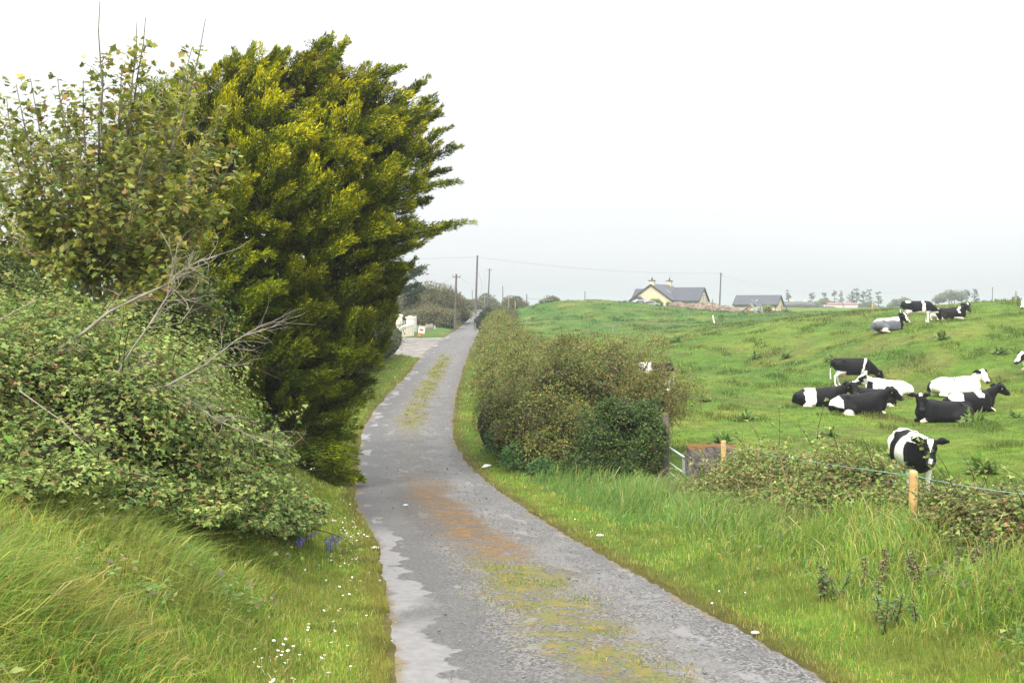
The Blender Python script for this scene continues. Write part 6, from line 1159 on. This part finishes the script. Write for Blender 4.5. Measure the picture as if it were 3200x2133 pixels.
# ------------------------------------------------------------------ far trees and houses
def conifer(px, ytop, ybase, d, w, label, n=900, dense=1.0, group='far conifers', cols=[(.035, .055, .03), (.05, .07, .035), (.03, .045, .028)], L=.5):
    b = at(px, ybase, d); tp = at(px, ytop, d); b.z -= .6; t = thing('conifer_tree', b, label, 'tree', group); H = tp.z - b.z; R = w / 2 / F * d; m = MB(); m.tube([b, b.lerp(tp, .6), tp], [.22, .13, .03], 6); P = []; D = []; nb = int(26 * dense)
    for k in range(nb):
        f = random.uniform(.22, .98); a = random.uniform(0, 6.28); v = Vector((math.cos(a) + .25, math.sin(a), random.uniform(-.05, .35))).normalized(); r = R * (1.15 - .85 * f) * random.uniform(.5, 1.2); p = b.lerp(tp, f); e = p + v * r; m.tube([p, e], [.05, .015], 4)
        for q in range(int(n / nb)): s = random.uniform(.25, 1.08); P.append(p.lerp(e, s) + Vector((random.gauss(0, .16), random.gauss(0, .16), random.gauss(.05, .13)))); D.append(v)
    n_ = len(P); lv = Leaves(); lv.add(*kites(np.array(P), unit(np.array(D) + rng.normal(size=(n_, 3)) * .5 + np.array([0, 0, .35])), rdir(n_), rng.uniform(.5, 1.2, n_) * L, rng.uniform(.12, .25, n_) * L * 2, pal(n_, cols, [3, 3, 2]))); lv.build('crown', M_LEAF, t); m.build('trunk', M_BARK, t)
for px, yt, yb, d, w, lb, dn in [(2465, 906, 955, 400, 34, 'windblown far conifer just right of the shed roof', .7), (2537, 912, 955, 430, 30, 'far conifer left of the pine group behind the far chimneys', .8), (2575, 914, 955, 440, 26, 'small far pine at the left end of the pine group', .7), (2607, 907, 955, 440, 22, 'slim far pine second from the left in the group', .7), (2627, 910, 958, 435, 22, 'narrow pointed far pine left of the tallest one', .7),
        (2662, 908, 958, 430, 34, 'broad far pine on the left side of the tallest one', 1.0), (2676, 900, 958, 430, 34, 'tallest far pine in the middle of the group', 1.2), (2698, 906, 958, 432, 28, 'far pine directly right of the tallest', 1.0), (2716, 903, 958, 436, 28, 'far pine second from the right in the group', 1.0), (2745, 909, 958, 430, 28, 'far pine standing alone at the right end of the group', .9), (3022, 904, 948, 400, 28, 'dark far conifer rising out of the right side of the round tree', .9), (3046, 905, 948, 402, 30, 'ragged far conifer at the right of the big round tree', .9)]: conifer(px, yt, yb, d, w, lb, int(700 * dn), dn)
FT = [(.13, .17, .05), (.18, .21, .07), (.09, .12, .045)]; DT = [(.085, .105, .045), (.11, .125, .055), (.065, .08, .038)]
def round_tree(blobs, label, cols, n): 
    t = far_hedge(blobs, n, .5, cols, [3, 3, 2, 2, 2, 1][:len(cols)], label, 'round_tree', 'tree', .55); b = Vector(blobs[0] and bl(*blobs[0])[:3]); g = gz1(b.x, b.y); m = MB(); 
    for k in range(3): m.tube([(b.x + k * .8 - .8, b.y, g - .3), (b.x + k * 1.3 - 1.3, b.y, b.z)], [.2, .12], 6)
    m.build('trunk', M_BARK, t)
round_tree([(2975, 928, 395, 3.6, 3, 2.6), (2945, 936, 395, 3.0, 3, 2.2), (3000, 930, 396, 3.0, 3, 2.6), (2930, 942, 396, 2.0, 2, 1.6)], 'big rounded tree with pale top on the skyline at right', FT + DT, 3200)
round_tree([(2805, 950, 400, 2.6, 3, 1.8), (2825, 945, 400, 2.2, 3, 1.8), (2785, 958, 400, 1.6, 2, 1.0)], 'low rounded tree behind the grazing cow on the brow', FT + DT, 1800); round_tree([(2578, 948, 410, 2.8, 3, 2.0), (2555, 954, 410, 2.2, 3, 1.4), (2600, 956, 408, 1.8, 3, 1.2)], 'pale green rounded tree among the far houses', FT, 1900); round_tree([(2712, 956, 405, 3.2, 3, 1.6), (2690, 960, 405, 2.2, 3, 1.2)], 'low pale tree under the right half of the far pines', FT, 1500)
far_hedge([(2500, 960, 380, 4, 3, 1.1), (2470, 962, 378, 3, 3, 1.0), (2540, 962, 382, 4, 3, 1.1), (2440, 962, 378, 3, 3, .9), (2590, 966, 375, 5, 3, .9), (2640, 968, 375, 5, 3, .8), (2690, 968, 380, 5, 3, .8), (2750, 966, 385, 5, 3, .9), (2820, 966, 390, 5, 3, .9), (2870, 966, 390, 4, 3, .8)], 5200, .5, DT, [3, 3, 2], 'dark far hedgerow running under the pines', 'far_hedgerow', 'hedge'); far_hedge([(3175, 940, 300, 1.4, 1.5, 1.3), (3160, 946, 300, 1.0, 1.2, .8)], 900, .35, DT, [3, 3, 2], 'small dark bush on the skyline at the right edge', 'bush', 'bush')
far_hedge([(1725, 940, 165, 1.5, 1.2, .8), (1705, 945, 165, 1.2, 1.2, .6), (1740, 946, 165, .9, 1, .5)], 1500, .22, [(.11, .14, .06), (.15, .17, .08)], [1, 1], 'pale green bush behind the rail left of the mound', 'bush', 'bush')
def far_house():
    d = 385; a = at(2436, 960, d); t = thing('far_bungalow', a, 'distant grey roofed bungalow with three cream chimneys', 'house'); L = (2545 - 2436) / F * d; W = lambda x, y, z: Vector((a.x + x, a.y + y, z)); z0 = a.z; gable_block(W, 0, L, 0, 7, z0 - 1.0, z0 + .9, z0 + 2.1, t)
    for f in (.04, .42, .80): m = MB(); m.box(W(L * f, 3.5, z0 + 2.3), (1.7, 1.0, 1.6)); m.build('chimney', M_CREAM, t)
    d = 380; b = at(2588, 966, d); RR = plain('red_roof', (.30, .12, .10), .8, .2, 2, .15)
    for px0, px1, nm in ((2588, 2632, 'distant white shed with reddish roof left of the far pine trunks'), (2640, 2680, 'distant white shed with reddish roof under the tallest pine')):
        a2 = at(px0, 964, d); L = (px1 - px0) / F * d; t = thing('white_shed', a2, nm, 'shed', 'distant white sheds'); W2 = lambda x, y, z, a2=a2: Vector((a2.x + x, a2.y + y, z)); m = MB(); z0 = a2.z; m.box(W2(L / 2, 3, z0 + .4), (L, 6, 2.2)); m.build('wall', M_WHITE, t); m = MB(); m.prism([W2(-.2, -.3, z0 + 1.52), W2(L + .2, -.3, z0 + 1.52), W2(L + .2, 3, z0 + 2.1), W2(-.2, 3, z0 + 2.1)], (0, 0, .12)); m.prism([W2(-.2, 6.3, z0 + 1.52), W2(L + .2, 6.3, z0 + 1.52), W2(L + .2, 3, z0 + 2.1), W2(-.2, 3, z0 + 2.1)], (0, 0, .12)); m.build('roof', RR, t)
far_house()
# dark windswept pine behind the left end of the lane
def windswept_pine():
    d = 84; base = at(1190, 1060, d); base.z = gz1(base.x, d); t = thing('windswept_pine', base, 'dark flat-topped windswept pine showing behind the right side of the cypress', 'tree'); m = MB(); lv = Leaves(); P = []; D = []
    for (x, y, dz, w) in [(1322, 838, 0, 1), (1312, 852, .5, 1), (1320, 905, -.3, 1), (1306, 890, .6, 1), (1305, 930, 0, .8), (1290, 915, .8, 1), (1285, 865, -.6, 1), (1300, 940, .4, .5), (1260, 830, 0, 1), (1240, 850, .6, 1.2), (1270, 900, .4, 1)]:
        e = at(x, y, d + dz); s = base.lerp(e, .45); s.z = e.z - .5 - .4 * random.random(); m.tube([base + Vector((0, 0, .3)), s, e], [.16, .09, .02], 5)
        for q in range(int(260 * w)): f = random.uniform(.35, 1.03); p = s.lerp(e, f); P.append(p + Vector((random.gauss(0, .22), random.gauss(0, .3), random.gauss(.06, .11)))); D.append((e - s).normalized())
    n = len(P); lv.add(*kites(np.array(P), unit(np.array(D) + rng.normal(size=(n, 3)) * .35 + np.array([.1, 0, .15])), rdir(n), rng.uniform(.18, .40, n), rng.uniform(.06, .12, n), pal(n, [(.035, .06, .025), (.055, .085, .03), (.028, .045, .022)], [3, 2, 2]))); lv.build('crown', M_LEAF, t); m.build('trunk', M_BARK, t)
windswept_pine()

# ------------------------------------------------------------------ sea mist
def haze():
    m, t = new_mat('mist'); o = N(t, 'ShaderNodeOutputMaterial'); v = N(t, 'ShaderNodeVolumePrincipled'); v.inputs['Color'].default_value = (.53, .56, .61, 1); v.inputs['Density'].default_value = HAZE; v.inputs['Anisotropy'].default_value = .15; t.links.new(v.outputs[0], o.inputs['Volume'])
    b = MB(); b.box((0, 1650, 0.5), (11000, 3560, 24)); h = b.build('haze', m, None); tag(h, 'thin pale sea mist over the whole landscape', 'mist', None, 'stuff')
HAZE = .0008
haze()
